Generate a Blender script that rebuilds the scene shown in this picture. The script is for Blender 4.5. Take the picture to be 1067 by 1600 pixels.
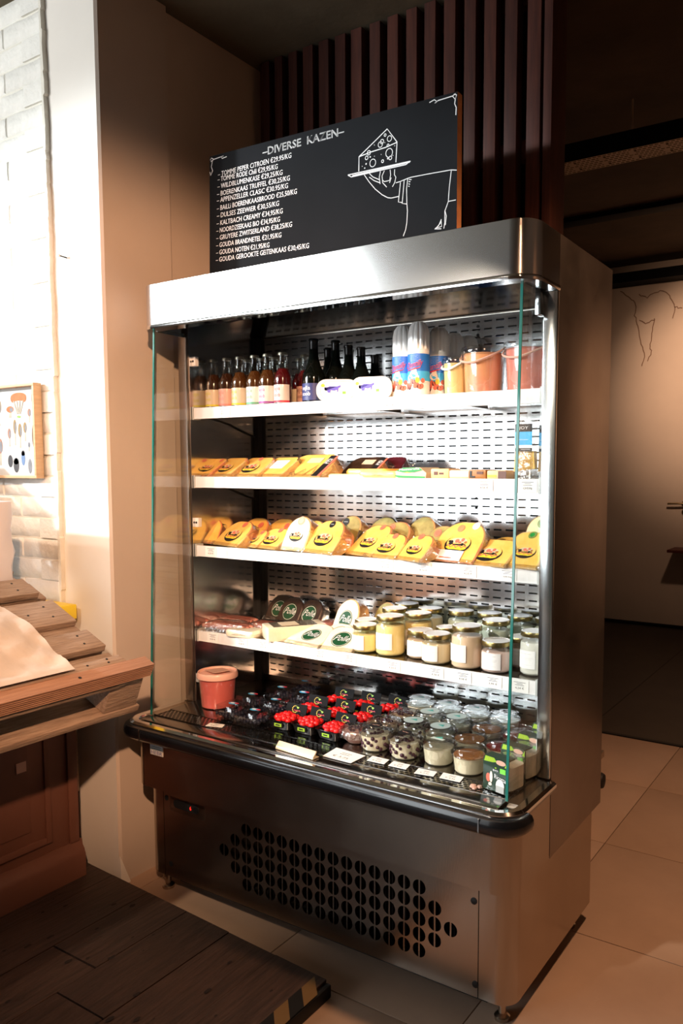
import bpy, bmesh, math, random
from mathutils import Matrix, Vector
S = bpy.context.scene
for o in list(bpy.data.objects): bpy.data.objects.remove(o)
C = S.collection
PI = math.pi
R = random.Random(7)

# ------------------------------------------------------------------ camera
def make_camera():
    y, p, r = math.radians(32.0143), math.radians(-4.8547), math.radians(0.0858)
    f = Vector((-math.sin(y)*math.cos(p), math.cos(y)*math.cos(p), math.sin(p)))
    rt = Vector((math.cos(y), math.sin(y), 0)); up = rt.cross(f)
    Rr = rt*math.cos(r) + up*math.sin(r); U = -rt*math.sin(r) + up*math.cos(r)
    cd = bpy.data.cameras.new('camera'); c = bpy.data.objects.new('camera', cd); C.objects.link(c)
    m = Matrix.Identity(4)
    for i in range(3):
        m[i][0] = Rr[i]; m[i][1] = U[i]; m[i][2] = -f[i]
    m.translation = Vector((2.10997, -1.74849, 1.40781))
    c.matrix_world = m
    cd.sensor_fit = 'VERTICAL'; cd.sensor_height = 36; cd.sensor_width = 24
    cd.lens = 1227.55/1600*36
    cd.shift_x = -(630.634-533.5)/1600; cd.shift_y = (839.965-800)/1600
    cd.clip_start = .05; cd.clip_end = 60
    S.camera = c
make_camera()

# ------------------------------------------------------------------ world, lights, exposure
W_ = bpy.data.worlds.new('world'); S.world = W_; W_.use_nodes = True
W_.node_tree.nodes['Background'].inputs[0].default_value = (1.0, .80, .62, 1)
W_.node_tree.nodes['Background'].inputs[1].default_value = .035
def aim(o, t):
    d = Vector(t) - o.location
    o.rotation_euler = d.to_track_quat('-Z', 'Y').to_euler()
def area(name, loc, to, w, h, e, col):
    l = bpy.data.lights.new(name, 'AREA'); l.shape = 'RECTANGLE'; l.size = w; l.size_y = h; l.energy = e; l.color = col
    o = bpy.data.objects.new(name, l); C.objects.link(o); o.location = loc; aim(o, to); return o
def spot(name, loc, to, ang, blend, e, col, rad=.06):
    l = bpy.data.lights.new(name, 'SPOT'); l.spot_size = math.radians(ang); l.spot_blend = blend; l.energy = e; l.color = col
    l.shadow_soft_size = rad
    o = bpy.data.objects.new(name, l); C.objects.link(o); o.location = loc; aim(o, to); return o
WARM = (1.0, .55, .31); COOL = (.90, .96, 1.0)
spot('key_track_spot', (-2.6, -3.0, 2.72), (.15, 0, 1.58), 30, .4, 900, COOL, .10)
spot('wall_track_spot', (-1.6, -2.4, 2.75), (-.50, -.08, 2.15), 56, .8, 105, (1.0, .97, .90), .06)
area('shop_window_daylight', (-1.7, -4.1, 1.45), (-1.7, 0, 1.45), 3.0, 1.75, 110, COOL)
area('canopy_reflection_panel', (-2.15, -2.75, 2.72), (-1.0, 0, 2.0), 1.9, .42, 30, COOL)  # unseen panel added to whiten the reflection in the canopy
spot('front_track_spot', (.30, -2.9, 2.75), (1.0, .3, 1.02), 26, .45, 400, (1.0, .86, .70), .05)
spot('warm_track_spot_shelf', (2.6, -2.3, 2.7), (-.05, .10, 1.30), 38, .6, 560, WARM, .05)
spot('warm_track_spot_floor', (1.9, .2, 2.9), (1.6, .5, 0), 95, .8, 150, WARM, .08)
spot('warm_track_spot_table', (.5, -2.3, 2.8), (-.2, -.35, .95), 42, .7, 150, (1.0, .74, .52), .05)
spot('side_reflection_fill_rear', (2.9, 3.4, 3.1), (2.9, 5.55, 1.9), 70, 1.0, 260, WARM, .05)  # added out of view to brighten the wall mirrored in the fridge side
spot('side_reflection_fill_right', (3.2, -.4, 2.8), (4.0, .8, 1.7), 70, .9, 130, WARM, .05)  # added fill, gives the steel side a brown wall to reflect
spot('warm_wall_washer', (1.1, 3.3, 3.1), (.80, 5.55, 2.20), 50, 1.0, 270, (1.0, .62, .40), .05)
spot('warm_rear_fill_spot', (1.3, 3.0, 3.1), (1.2, 5.55, 2.0), 80, 1.0, 75, (1.0, .60, .38), .08)
S.view_settings.view_transform = 'Standard'; S.view_settings.look = 'None'
S.view_settings.exposure = 0.0; S.view_settings.gamma = 1.0; S.view_settings.use_curve_mapping = False

# ------------------------------------------------------------------ materials
MATS = {}
def mat(key, col, rough=.5, metal=0, var=0, vs=8, stretch=(1,1,1), bump=0, bs=60, coat=0, trans=0, ior=1.45, col2=None, alpha=1, emit=0, aniso=0, spec=.5, rand=0, rvar=0, coatr=.05):
    m = bpy.data.materials.new(key); m.use_nodes = True; nt = m.node_tree; n = nt.nodes; L = nt.links
    b = n['Principled BSDF']; b.inputs['Base Color'].default_value = (*col, 1)
    b.inputs['Roughness'].default_value = rough; b.inputs['Metallic'].default_value = metal
    b.inputs['Coat Weight'].default_value = coat; b.inputs['Coat Roughness'].default_value = coatr
    b.inputs['Transmission Weight'].default_value = trans
    b.inputs['IOR'].default_value = ior; b.inputs['Alpha'].default_value = alpha; b.inputs['Specular IOR Level'].default_value = spec
    b.inputs['Anisotropic'].default_value = aniso
    if emit: b.inputs['Emission Color'].default_value = (*col, 1); b.inputs['Emission Strength'].default_value = emit
    tc = None
    def coord(sc):
        nonlocal tc
        if tc is None: tc = n.new('ShaderNodeTexCoord')
        mp = n.new('ShaderNodeMapping'); mp.inputs['Scale'].default_value = sc
        L.new(tc.outputs['Object'], mp.inputs[0]); return mp.outputs[0]
    if var or col2 or rand:
        nz = n.new('ShaderNodeTexNoise'); nz.inputs['Scale'].default_value = vs; nz.inputs['Detail'].default_value = 6; nz.inputs['Roughness'].default_value = .6
        L.new(coord(stretch), nz.inputs['Vector'])
        cr = n.new('ShaderNodeValToRGB'); e = cr.color_ramp.elements
        c2 = col2 if col2 else tuple(x*(1-var) for x in col)
        e[0].position = .33; e[0].color = (*c2, 1); e[1].position = .67; e[1].color = (*col, 1)
        L.new(nz.outputs['Fac'], cr.inputs[0]); out = cr.outputs[0]
        if rand:
            oi = n.new('ShaderNodeObjectInfo'); mr = n.new('ShaderNodeMapRange'); mr.inputs['To Min'].default_value = 1-rand; mr.inputs['To Max'].default_value = 1+rand*.6
            L.new(oi.outputs['Random'], mr.inputs['Value'])
            mx = n.new('ShaderNodeVectorMath'); mx.operation = 'SCALE'
            L.new(out, mx.inputs[0]); L.new(mr.outputs[0], mx.inputs['Scale']); out = mx.outputs[0]
        L.new(out, b.inputs['Base Color'])
    if rvar:
        nr = n.new('ShaderNodeTexNoise'); nr.inputs['Scale'].default_value = 9; nr.inputs['Detail'].default_value = 4
        L.new(coord((1, 1, 1)), nr.inputs['Vector']); mr = n.new('ShaderNodeMapRange')
        mr.inputs['To Min'].default_value = max(.02, rough-rvar); mr.inputs['To Max'].default_value = rough+rvar
        L.new(nr.outputs['Fac'], mr.inputs['Value']); L.new(mr.outputs[0], b.inputs['Roughness'])
    if bump:
        nb = n.new('ShaderNodeTexNoise'); nb.inputs['Scale'].default_value = bs; nb.inputs['Detail'].default_value = 5
        L.new(coord(stretch), nb.inputs['Vector']); bp = n.new('ShaderNodeBump'); bp.inputs['Strength'].default_value = bump; bp.inputs['Distance'].default_value = .01
        L.new(nb.outputs['Fac'], bp.inputs['Height']); L.new(bp.outputs[0], b.inputs['Normal'])
    MATS[key] = m; return m
def film(key, col, fac, rough=.08, bump=.6, bs=40):
    """thin clear plastic or thin sheet glass: mostly see-through with a glossy share"""
    m = bpy.data.materials.new(key); m.use_nodes = True; nt = m.node_tree; n = nt.nodes; L = nt.links
    n.remove(n['Principled BSDF']); t = n.new('ShaderNodeBsdfTransparent'); t.inputs[0].default_value = (*col, 1)
    g = n.new('ShaderNodeBsdfGlossy'); g.inputs['Roughness'].default_value = rough; mx = n.new('ShaderNodeMixShader')
    fr = n.new('ShaderNodeFresnel'); fr.inputs[0].default_value = 1.5
    ad = n.new('ShaderNodeMath'); ad.operation = 'ADD'; ad.use_clamp = True; ad.inputs[1].default_value = fac
    ge = n.new('ShaderNodeNewGeometry'); mi = n.new('ShaderNodeMapRange'); mi.inputs['To Min'].default_value = 1.5; mi.inputs['To Max'].default_value = 1/1.5
    L.new(ge.outputs['Backfacing'], mi.inputs['Value']); L.new(mi.outputs[0], fr.inputs[0])
    L.new(fr.outputs[0], ad.inputs[0]); L.new(ad.outputs[0], mx.inputs[0]); L.new(t.outputs[0], mx.inputs[1]); L.new(g.outputs[0], mx.inputs[2])
    L.new(mx.outputs[0], n['Material Output'].inputs[0])
    if bump:
        tc = n.new('ShaderNodeTexCoord'); nb = n.new('ShaderNodeTexNoise'); nb.inputs['Scale'].default_value = bs
        L.new(tc.outputs['Object'], nb.inputs['Vector']); bp = n.new('ShaderNodeBump'); bp.inputs['Strength'].default_value = bump; bp.inputs['Distance'].default_value = .01
        L.new(nb.outputs['Fac'], bp.inputs['Height']); L.new(bp.outputs[0], g.inputs['Normal'])
    MATS[key] = m; return m
mat('steel', (.50, .43, .36), .24, 1, var=.10, vs=5, stretch=(1, 1, .15), bump=.02, bs=300, rvar=.06)  # tint of the warm lamplight is put into the base colour
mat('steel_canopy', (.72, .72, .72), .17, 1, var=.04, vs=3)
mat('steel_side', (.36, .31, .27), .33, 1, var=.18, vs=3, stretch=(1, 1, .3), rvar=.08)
mat('steel_mirror', (.80, .80, .80), .15, 1, var=.10, vs=4, bump=.10, bs=5, rvar=.07)
mat('steel_post', (.82, .84, .86), .16, 1, var=.25, vs=5, stretch=(1, 1, .5), bump=.08, bs=9)
mat('chrome', (.85, .85, .85), .08, 1)
mat('deck_steel', (.32, .30, .28), .14, 1, var=.2, vs=6)
mat('black_rubber', (.006, .006, .007), .22, 0, coat=.4)
mat('black', (.004, .004, .004), .6)
mat('dark_inside', (.012, .010, .009), .7)
mat('shelf_white', (.86, .86, .86), .35, 0, var=.03)
mat('paper_white', (.90, .90, .88), .6)
mat('ink', (.03, .03, .03), .6)
film('glass_pane', (.985, 1.0, .99), .0, .01, 0)
mat('glass_edge', (.015, .15, .125), .12, coat=.5)
film('clear_film', (.97, .96, .95), .28, .20, 1.0, 60)
film('clear_plastic', (.93, .95, .95), .10, .06, .15, 30)
film('jar_glass', (.96, .98, .97), .03, .02, 0)
film('bottle_glass', (.90, .93, .91), .05, .03, 0)
mat('wine_glass', (.003, .004, .003), .06, coat=.2)
mat('liq_amber', (.085, .030, .008), .10, coat=.6)
mat('liq_brown', (.045, .016, .007), .10, coat=.6)
mat('liq_red', (.085, .006, .008), .10, coat=.6)
mat('cap_metal', (.55, .50, .38), .35, 1)
mat('gold_metal', (.30, .24, .10), .3, 1)
mat('lid_white', (.86, .87, .86), .35)
for k, c in dict(lab_cream=(.62, .52, .36), lab_pink=(.66, .40, .31), lab_white=(.68, .64, .58), lab_navy=(.03, .04, .16), t_yellow=(.62, .55, .03), t_green=(.10, .38, .20), t_teal=(.10, .45, .38),
                t_purple=(.30, .05, .28), t_red=(.62, .03, .06), t_white=(.9, .9, .9), t_pink=(.75, .25, .20), t_brown=(.12, .04, .02), t_orange=(.85, .30, .03), t_navy=(.03, .05, .25),
                cow_purple=(.13, .11, .55), lime=(.20, .75, .08), leaf=(.30, .55, .04), pack_green=(.01, .035, .018), brand_green=(.005, .06, .02), blue=(.02, .17, .62), skyblue=(.06, .46, .86),
                logo_yellow=(.80, .62, .03), stick_red=(.70, .16, .10), berry_red=(.55, .03, .03), berry_dark=(.05, .01, .02), cream_white=(.9, .82, .68), black_ink=(.01, .01, .012),
                green_pack=(.01, .28, .05), brown_pack=(.40, .17, .04), tan_pack=(.78, .50, .24), yell=(.90, .62, .05), tape_yellow=(.20, .115, .04), pale_blue=(.25, .45, .75), gray_ink=(.12, .12, .13), gray2=(.45, .47, .46), lilac=(.5, .5, .62)).items():
    mat(k, c, .45, coat=.15)
CH = dict(cheese_gold=((.93, .60, .15), (.90, .50, .09)), cheese_yellow=((.92, .64, .25), (.88, .52, .15)), cheese_pale=((.92, .80, .50), (.88, .72, .36)), cheese_white=((.90, .84, .66), (.86, .76, .52)),
          cheese_olive=((.42, .36, .12), (.25, .20, .06)), rind_pink=((.80, .34, .16), (.70, .24, .10)), rind_tan=((.78, .50, .24), (.62, .33, .12)), rind_dark=((.060, .028, .016), (.02, .010, .006)), rind_wax=((.10, .01, .02), (.05, .005, .01)))
for k, (a, b) in CH.items(): mat(k, a, .38, col2=b, vs=30, coat=.8, bump=.12, bs=70, coatr=.12)
mat('sausage', (.72, .32, .24), .35, col2=(.48, .13, .09), vs=35, coat=.8, bump=.3, bs=60, coatr=.1)
mat('raspberry_red', (.72, .012, .015), .35, var=.3, vs=60, coat=.4)
mat('blueberry', (.012, .014, .035), .4, coat=.3)
mat('tub_yellow', (.90, .68, .28), .35, coat=.5)
mat('tub_white', (.92, .88, .78), .35, coat=.4)
mat('sauce_orange', (.85, .30, .19), .35, col2=(.85, .42, .16), vs=7, coat=.6)
mat('sauce_red', (.82, .26, .19), .35, var=.12, vs=6, coat=.6)
mat('sauce_yellow', (.92, .70, .30), .4, var=.1, vs=10, coat=.6)
mat('sauce_pink', (.90, .20, .17), .35, var=.1, vs=5, coat=.3)
mat('pail_lid', (.88, .52, .42), .35, coat=.3)
mat('yog_cream', (.84, .68, .42), .4); mat('yog_pale', (.84, .77, .60), .4); mat('yog_yellow', (.86, .72, .30), .4)
mat('yog_peach', (.84, .60, .40), .4); mat('yog_pink', (.80, .58, .50), .4); mat('yog_white', (.78, .75, .68), .4); mat('yog_green', (.60, .64, .50), .4)
mat('dessert_cream', (.84, .74, .52), .45, var=.08, vs=30)
mat('dessert_cherry', (.07, .012, .015), .3, col2=(.78, .60, .36), vs=55, coat=.4)
mat('crumble', (.55, .22, .06), .6, var=.4, vs=80, bump=.5, bs=200)
mat('jam_red', (.35, .03, .03), .2, coat=.5)
mat('frost_foil', (.62, .74, .70), .35, 0, var=.15, vs=30, coat=.4)
mat('mousse', (.50, .27, .22), .5, var=.3, vs=30)
mat('plaster_white', (.80, .79, .74), .85, var=.06, vs=3, bump=.25, bs=18)
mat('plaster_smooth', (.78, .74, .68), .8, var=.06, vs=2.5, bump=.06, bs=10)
mat('plaster_shaded', (.60, .50, .42), .8, var=.08, vs=2.5, bump=.05, bs=10)  # same plaster, shade of the side faces put into the colour
mat('brick_paint', (.82, .81, .76), .85, var=.08, vs=9, bump=.6, bs=30, rand=.04)
mat('mortar_paint', (.74, .71, .63), .9, var=.1, vs=14, bump=.5, bs=40)
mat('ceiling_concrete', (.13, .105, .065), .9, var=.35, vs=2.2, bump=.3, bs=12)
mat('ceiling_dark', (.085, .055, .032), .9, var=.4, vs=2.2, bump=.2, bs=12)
mat('far_plaster', (.66, .56, .47), .75, var=.08, vs=2)
mat('beam_black', (.003, .003, .004), .7, spec=.2)
mat('tile', (.54, .375, .27), .42, var=.14, vs=3.2, bump=.04, bs=20, rand=.05, rvar=.1)
mat('grout', (.16, .11, .08), .9)
mat('dark_floor', (.050, .036, .024), .55, var=.35, vs=3)
mat('platform_wood', (.075, .042, .030), .55, col2=(.035, .020, .015), vs=9, stretch=(9, .8, 3), bump=.3, bs=14, rand=.16)
mat('mahogany', (.085, .022, .012), .6, col2=(.045, .011, .007), vs=10, stretch=(8, 8, .6), rand=.22)
mat('pallet_wood', (.44, .32, .235), .75, col2=(.27, .185, .13), vs=11, stretch=(12, 1.0, 12), bump=.5, bs=30, rand=.14)
mat('beam_wood', (.42, .23, .145), .7, col2=(.30, .155, .095), vs=9, stretch=(12, .8, 12), bump=.3, bs=20)
mat('cabinet_paint', (.165, .068, .045), .5, var=.1, vs=3)
mat('kraft_paper', (.60, .50, .42), .7, var=.08, vs=5, bump=1.0, bs=6)
mat('chalkboard', (.010, .011, .013), .8, var=.25, vs=3, spec=.15)
mat('chalk', (.80, .80, .80), .8)
mat('plywood_edge', (.62, .27, .11), .6, var=.25, vs=30)
mat('oak_frame', (.55, .36, .20), .5, var=.2, vs=12, stretch=(1, 1, 8))
mat('oak_side', (.42, .20, .08), .5, var=.25, vs=12, stretch=(1, 1, .3))
mat('plastic_tub', (.70, .68, .72), .3, var=.05)
mat('tray_metal', (.60, .46, .34), .6, .2)
for k, c in dict(p_orange=(.42, .14, .04), p_ochre=(.26, .17, .06), p_tan=(.20, .15, .10), p_stem=(.38, .35, .28), p_pink=(.30, .16, .11), p_gray=(.18, .19, .21), p_blue=(.12, .20, .36), p_dark=(.05, .05, .055)).items(): mat(k, c, .7, var=.25, vs=60)
mat('print_paper', (.50, .50, .48), .7)
mat('led_red', (1.0, .03, .02), .5, emit=1.2)
mat('wall_dark', (.20, .14, .10), .9, var=.2)
mat('crack_line', (.24, .15, .10), .9)
mat('knot', (.016, .010, .008), .8)
mat('brass', (.45, .33, .18), .3, 1)
mat('red_wood', (.10, .02, .012), .5)

# ------------------------------------------------------------------ mesh builder
class MB:
    def __init__(s): s.v = []; s.f = []; s.m = []; s.M = None
    def add(s, vs, fs, key, M=None):
        M = M if M is not None else s.M
        n = len(s.v)
        if M is not None: vs = [tuple(M @ Vector(v)) for v in vs]
        s.v.extend(tuple(v) for v in vs); s.f.extend([tuple(i+n for i in f) for f in fs]); s.m.extend([key]*len(fs)); return s
    def box(s, x0, x1, y0, y1, z0, z1, key, bev=0, M=None):
        vs = [(x, y, z) for z in (z0, z1) for y in (y0, y1) for x in (x0, x1)]
        fs = [(0, 2, 3, 1), (4, 5, 7, 6), (0, 1, 5, 4), (2, 6, 7, 3), (0, 4, 6, 2), (1, 3, 7, 5)]
        if not bev: return s.add(vs, fs, key, M)
        bm = bmesh.new(); bv = [bm.verts.new(v) for v in vs]
        for f in fs: bm.faces.new([bv[i] for i in f])
        bmesh.ops.bevel(bm, geom=bm.edges[:], offset=bev, segments=2, profile=.6, affect='EDGES')
        bm.verts.index_update()
        s.add([v.co[:] for v in bm.verts], [tuple(v.index for v in f.verts) for f in bm.faces], key, M); bm.free(); return s
    def lathe(s, prof, key, n=24, c=(0, 0, 0), a0=0, a1=None, cap0=True, cap1=True, M=None):
        full = a1 is None; a1 = a0+2*PI if full else a1
        k = n if full else n+1; vs = []; fs = []
        for (r, z) in prof:
            for i in range(k):
                a = a0+(a1-a0)*i/n; vs.append((c[0]+r*math.cos(a), c[1]+r*math.sin(a), c[2]+z))
        for j in range(len(prof)-1):
            for i in range(n):
                i2 = (i+1) % k if full else i+1
                fs.append((j*k+i, j*k+i2, (j+1)*k+i2, (j+1)*k+i))
        if full and cap0 and prof[0][0] > 1e-4: fs.append(tuple(range(k))[::-1])
        if full and cap1 and prof[-1][0] > 1e-4: fs.append(tuple((len(prof)-1)*k+i for i in range(k)))
        return s.add(vs, fs, key, M)
    def cyl(s, c, r, h, key, n=16, M=None): return s.lathe([(r, 0), (r, h)], key, n, c, M=M)
    def rod(s, p, q, r, key, n=8):
        p = Vector(p); q = Vector(q); d = q-p; M = Matrix.Translation(p) @ d.to_track_quat('Z', 'Y').to_matrix().to_4x4()
        if s.M is not None: M = s.M @ M
        return s.lathe([(r, 0), (r, d.length)], key, n, M=M)
    def tube(s, pts, r, key, n=8):
        pts = [Vector(p) for p in pts]; vs = []; fs = []
        for i, p in enumerate(pts):
            d = (pts[min(i+1, len(pts)-1)]-pts[max(i-1, 0)]).normalized(); q = d.to_track_quat('Z', 'Y')
            for k in range(n):
                a = 2*PI*k/n; vs.append(tuple(p + q @ Vector((r*math.cos(a), r*math.sin(a), 0))))
        for i in range(len(pts)-1):
            for k in range(n): fs.append((i*n+k, i*n+(k+1) % n, (i+1)*n+(k+1) % n, (i+1)*n+k))
        fs.append(tuple(range(n))[::-1]); fs.append(tuple((len(pts)-1)*n+k for k in range(n)))
        return s.add(vs, fs, key)
    def prism(s, poly, axis, d0, d1, key, M=None):
        """poly of 2-D points extruded along axis 'x','y' or 'z'"""
        def P(a, b, d): return {'x': (d, a, b), 'y': (a, d, b), 'z': (a, b, d)}[axis]
        n = len(poly); vs = [P(a, b, d0) for a, b in poly]+[P(a, b, d1) for a, b in poly]
        fs = [tuple(range(n)), tuple(range(2*n-1, n-1, -1))]+[(i, i+n, (i+1) % n+n, (i+1) % n) for i in range(n)]
        return s.add(vs, fs, key, M)
    def disc(s, cx, cz, rx, rz, key, n=20, off=0, M=None, a0=0, a1=2*PI):
        """flat ellipse in the local xz plane, facing -y, at y = -off"""
        vs = [(cx+rx*math.cos(a0+(a1-a0)*i/n), -off, cz+rz*math.sin(a0+(a1-a0)*i/n)) for i in range(n)]
        return s.add(vs, [tuple(range(n))], key, M)
    def ribbon(s, pts, w, key, off=0, M=None):
        vs = []; fs = []
        for i, p in enumerate(pts):
            a = Vector(pts[max(i-1, 0)]); b = Vector(pts[min(i+1, len(pts)-1)]); d = (b-a)
            if d.length < 1e-9: d = Vector((1, 0))
            d.normalize(); nx, nz = -d.y*w/2, d.x*w/2
            vs += [(p[0]+nx, -off, p[1]+nz), (p[0]-nx, -off, p[1]-nz)]
        for i in range(len(pts)-1): fs.append((2*i, 2*i+1, 2*i+3, 2*i+2))
        return s.add(vs, fs, key, M)
    def build(s, name, parent=None, smooth=35, loc=None):
        keys = sorted(set(s.m)); me = bpy.data.meshes.new(name); me.from_pydata(s.v, [], s.f)
        for k in keys: me.materials.append(MATS[k])
        ix = {k: i for i, k in enumerate(keys)}
        me.polygons.foreach_set('material_index', [ix[k] for k in s.m])
        if smooth:
            me.polygons.foreach_set('use_smooth', [True]*len(s.f)); me.update(); me.set_sharp_from_angle(angle=math.radians(smooth))
        me.update()
        o = bpy.data.objects.new(name, me); C.objects.link(o)
        if parent: o.parent = parent
        if loc: o.location = loc
        return o
def T(x, y, z, rz=0, rx=0, s=1): return Matrix.Translation((x, y, z)) @ Matrix.Rotation(rz, 4, 'Z') @ Matrix.Rotation(rx, 4, 'X') @ Matrix.Scale(s, 4)
USED = set()
def tag(o, label, cat, group=None, kind=None):
    if label: o['label'] = label
    if cat: o['category'] = cat
    if group: o['group'] = group
    if kind: o['kind'] = kind
    return o
def thing(name, label, cat, loc=(0, 0, 0), rz=0, group=None):
    o = bpy.data.objects.new(name, None); C.objects.link(o); o.location = loc; o.rotation_euler = (0, 0, rz); o.empty_display_size = .05
    return tag(o, label, cat, group)
def struct(o, label=None): o['kind'] = 'structure'; return o
def inst(o, name, parent, loc=(0, 0, 0), rot=(0, 0, 0)):
    c = bpy.data.objects.new(name, o.data if hasattr(o, 'data') and not isinstance(o, bpy.types.Mesh) else o); C.objects.link(c)
    if parent: c.parent = parent
    c.location = loc; c.rotation_euler = rot; return c
def copy_tree(o, parent=None):
    c = o.copy(); C.objects.link(c)
    if parent: c.parent = parent
    for ch in o.children: copy_tree(ch, c)
    return c
_tx = {}
def text_geo(st):
    if st in _tx: return _tx[st]
    cu = bpy.data.curves.new('t', 'FONT'); cu.body = st; cu.size = 1; cu.resolution_u = 2
    o = bpy.data.objects.new('t', cu); me = bpy.data.meshes.new_from_object(o)
    vs = [(v.co.x, v.co.y) for v in me.vertices]; fs = [tuple(p.vertices) for p in me.polygons]
    bpy.data.objects.remove(o); bpy.data.curves.remove(cu); bpy.data.meshes.remove(me)
    x0 = min(v[0] for v in vs); x1 = max(v[0] for v in vs); y1 = max(v[1] for v in vs); y0 = min(v[1] for v in vs)
    _tx[st] = ([(a-x0, b) for a, b in vs], fs, x1-x0, .70); return _tx[st]
def text(mb, st, x, z, w, h, key, off=.0005, M=None, shear=0, slope=0, center=False, wrap=None):
    """lettering w wide with capitals h high, in the local xz plane; wrap = radius of a cylinder round z it is bent over"""
    vs, fs, tw, th = text_geo(st); out = []
    for a, b in vs:
        u = a/tw*w-(w/2 if center else 0)+x; v = b/th*h+z; u += shear*(v-z); v += slope*(a/tw*w)
        if wrap: an = -PI/2+u/wrap; out.append(((wrap+off)*math.cos(an), (wrap+off)*math.sin(an), v))
        else: out.append((u, -off, v))
    mb.add(out, fs, key, M)
def rounded(x0, x1, y0, y1, r, n=6):
    P = []
    for cx, cy, a in ((x1-r, y1-r, 0), (x0+r, y1-r, PI/2), (x0+r, y0+r, PI), (x1-r, y0+r, 1.5*PI)):
        for i in range(n+1): P.append((cx+r*math.cos(a+PI/2*i/n), cy+r*math.sin(a+PI/2*i/n)))
    return P
exec_parts = True

# ================================================================== THE SETTING
def room():
    # floor with single tiles
    m = MB(); m.box(-5.5, 4, -4.2, 2.35, -.06, -.006, 'grout'); fl = m.build('floor'); struct(fl)
    t = MB(); t.box(.0015, .6135, .0015, .6135, -.012, 0, 'tile', .0015); proto = t.build('tile', fl)
    first = True
    for i in range(-3, 3):
        for j in range(-4, 4):
            x = 1.235-.615+.615*(i+1)-.0; y = .48+.615*(j-1)
            x = 1.235+.615*i; y = .48+.615*(j-1)
            if y > 2.0: continue
            if first: proto.location = (x, y, 0); first = False
            else: inst(proto, 'tile', fl, (x, y, 0))
    m = MB(); m.box(-5.5, 4, -4.2, .48-.615*4-.615*1, -.012, -.001, 'tile'); m.build('floor_far_tiles', fl)
    m = MB(); m.box(-5.5, 1.235-.615*3, .48-.615*5, 2.35, -.012, -.001, 'tile'); m.box(1.235+.615*3, 4, .48-.615*5, 2.35, -.012, -.001, 'tile'); m.build('floor_side_tiles', fl)
    m = MB(); m.box(-5.5, 4, 2.35, 5.6, -.06, -.012, 'dark_floor'); struct(m.build('floor_rear'))
    m = MB(); m.box(-5.5, 4, 2.33, 2.355, -.05, .004, 'black'); struct(m.build('trim_1'))
    m = MB()
    for x in (.72, 1.34, 1.96): m.box(x, x+.006, 2.36, 5.55, -.02, -.0105, 'black')
    struct(m.build('trim_2'))
    # ceilings
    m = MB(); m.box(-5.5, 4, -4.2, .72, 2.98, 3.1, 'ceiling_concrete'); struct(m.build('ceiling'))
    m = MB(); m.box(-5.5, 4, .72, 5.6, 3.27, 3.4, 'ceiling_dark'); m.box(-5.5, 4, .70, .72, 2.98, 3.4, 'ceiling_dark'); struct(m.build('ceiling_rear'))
    # brick wall with single painted bricks, and the smooth pillar beside it
    m = MB(); m.box(-5.5, -.325, -.085, .3, 0, 2.98, 'mortar_paint'); wl = m.build('wall_left'); struct(wl)
    protos = []
    for k in range(4):
        b = MB(); w = .213; h = .067
        pts = [(0, 0), (w*.3, R.uniform(-.002, .002)), (w*.7, R.uniform(-.002, .002)), (w, 0), (w+R.uniform(-.003, .003), h*.5), (w, h), (w*.6, h+R.uniform(-.003, .003)), (w*.25, h+R.uniform(-.003, .003)), (0, h), (R.uniform(-.003, .003), h*.5)]
        n = len(pts); cx, cz = w/2, h/2
        vs = [(x, 0, z) for x, z in pts]+[(x+(cx-x)*.03, -.0042-R.uniform(0, .0012), z+(cz-z)*.12) for x, z in pts]+[(cx, -.0058, cz)]
        fs = [(i, (i+1) % n, n+(i+1) % n, n+i) for i in range(n)]+[(n+i, n+(i+1) % n, 2*n) for i in range(n)]
        b.add(vs, fs, 'brick_paint'); o = b.build('brick', wl, 50); protos.append(o)
    used = [False]*4; row = 0; z = .012
    while z < 2.95:
        x = -.330 - (0 if row % 2 else .104)
        half = MB()
        if row % 2 == 0:
            half.prism([(-.432+.0, z), (-.329, z), (-.329, z+.067), (-.432, z+.067)], 'y', -.0925, -.085, 'brick_paint'); half.build('brick', wl)
            x = -.434
        for c in range(9):
            xx = x-.210-c*.218+.002
            if c > 2 and z < .5: continue
            k = R.randrange(4)
            if not used[k]: used[k] = True; protos[k].location = (xx, -.085, z)
            else: inst(protos[k], 'brick', wl, (xx, -.085, z))
        z += .0725; row += 1
    for k in range(4):
        if not used[k]: bpy.data.objects.remove(protos[k])
    # rough broken plaster strip down the brick edge
    m = MB(); z = 0; pts = []
    L = [(-.331, 0)]; 
    while z < 2.98:
        L.append((-.318+R.uniform(-.004, .003), z+.005)); z += R.uniform(.03, .09); L.append((-.320+R.uniform(-.004, .004), min(z, 2.98)))
    L.append((-.331, 2.98))
    m.prism(L, 'y', -.094, -.07, 'mortar_paint'); struct(m.build('trim_3'))
    # pillar: white front, side with its shade put into a darker colour
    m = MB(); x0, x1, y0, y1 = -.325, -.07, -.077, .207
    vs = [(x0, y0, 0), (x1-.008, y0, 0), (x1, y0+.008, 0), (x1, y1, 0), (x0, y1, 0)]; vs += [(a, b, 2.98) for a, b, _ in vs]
    m.add(vs, [(0, 1, 6, 5)], 'plaster_smooth'); m.add(vs, [(1, 2, 7, 6), (2, 3, 8, 7), (3, 4, 9, 8), (4, 0, 5, 9)], 'plaster_shaded')
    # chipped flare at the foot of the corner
    m.add([(x1-.03, y0-.001, 0), (x1+.014, y0-.012, 0), (x1+.012, y0+.03, 0), (x1-.004, y0+.001, .10), (x1-.02, y0-.004, .05), (x1+.006, y0-.003, .05)], [(0, 1, 5, 4), (1, 2, 5), (4, 5, 3), (5, 2, 3)], 'plaster_smooth')
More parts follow.
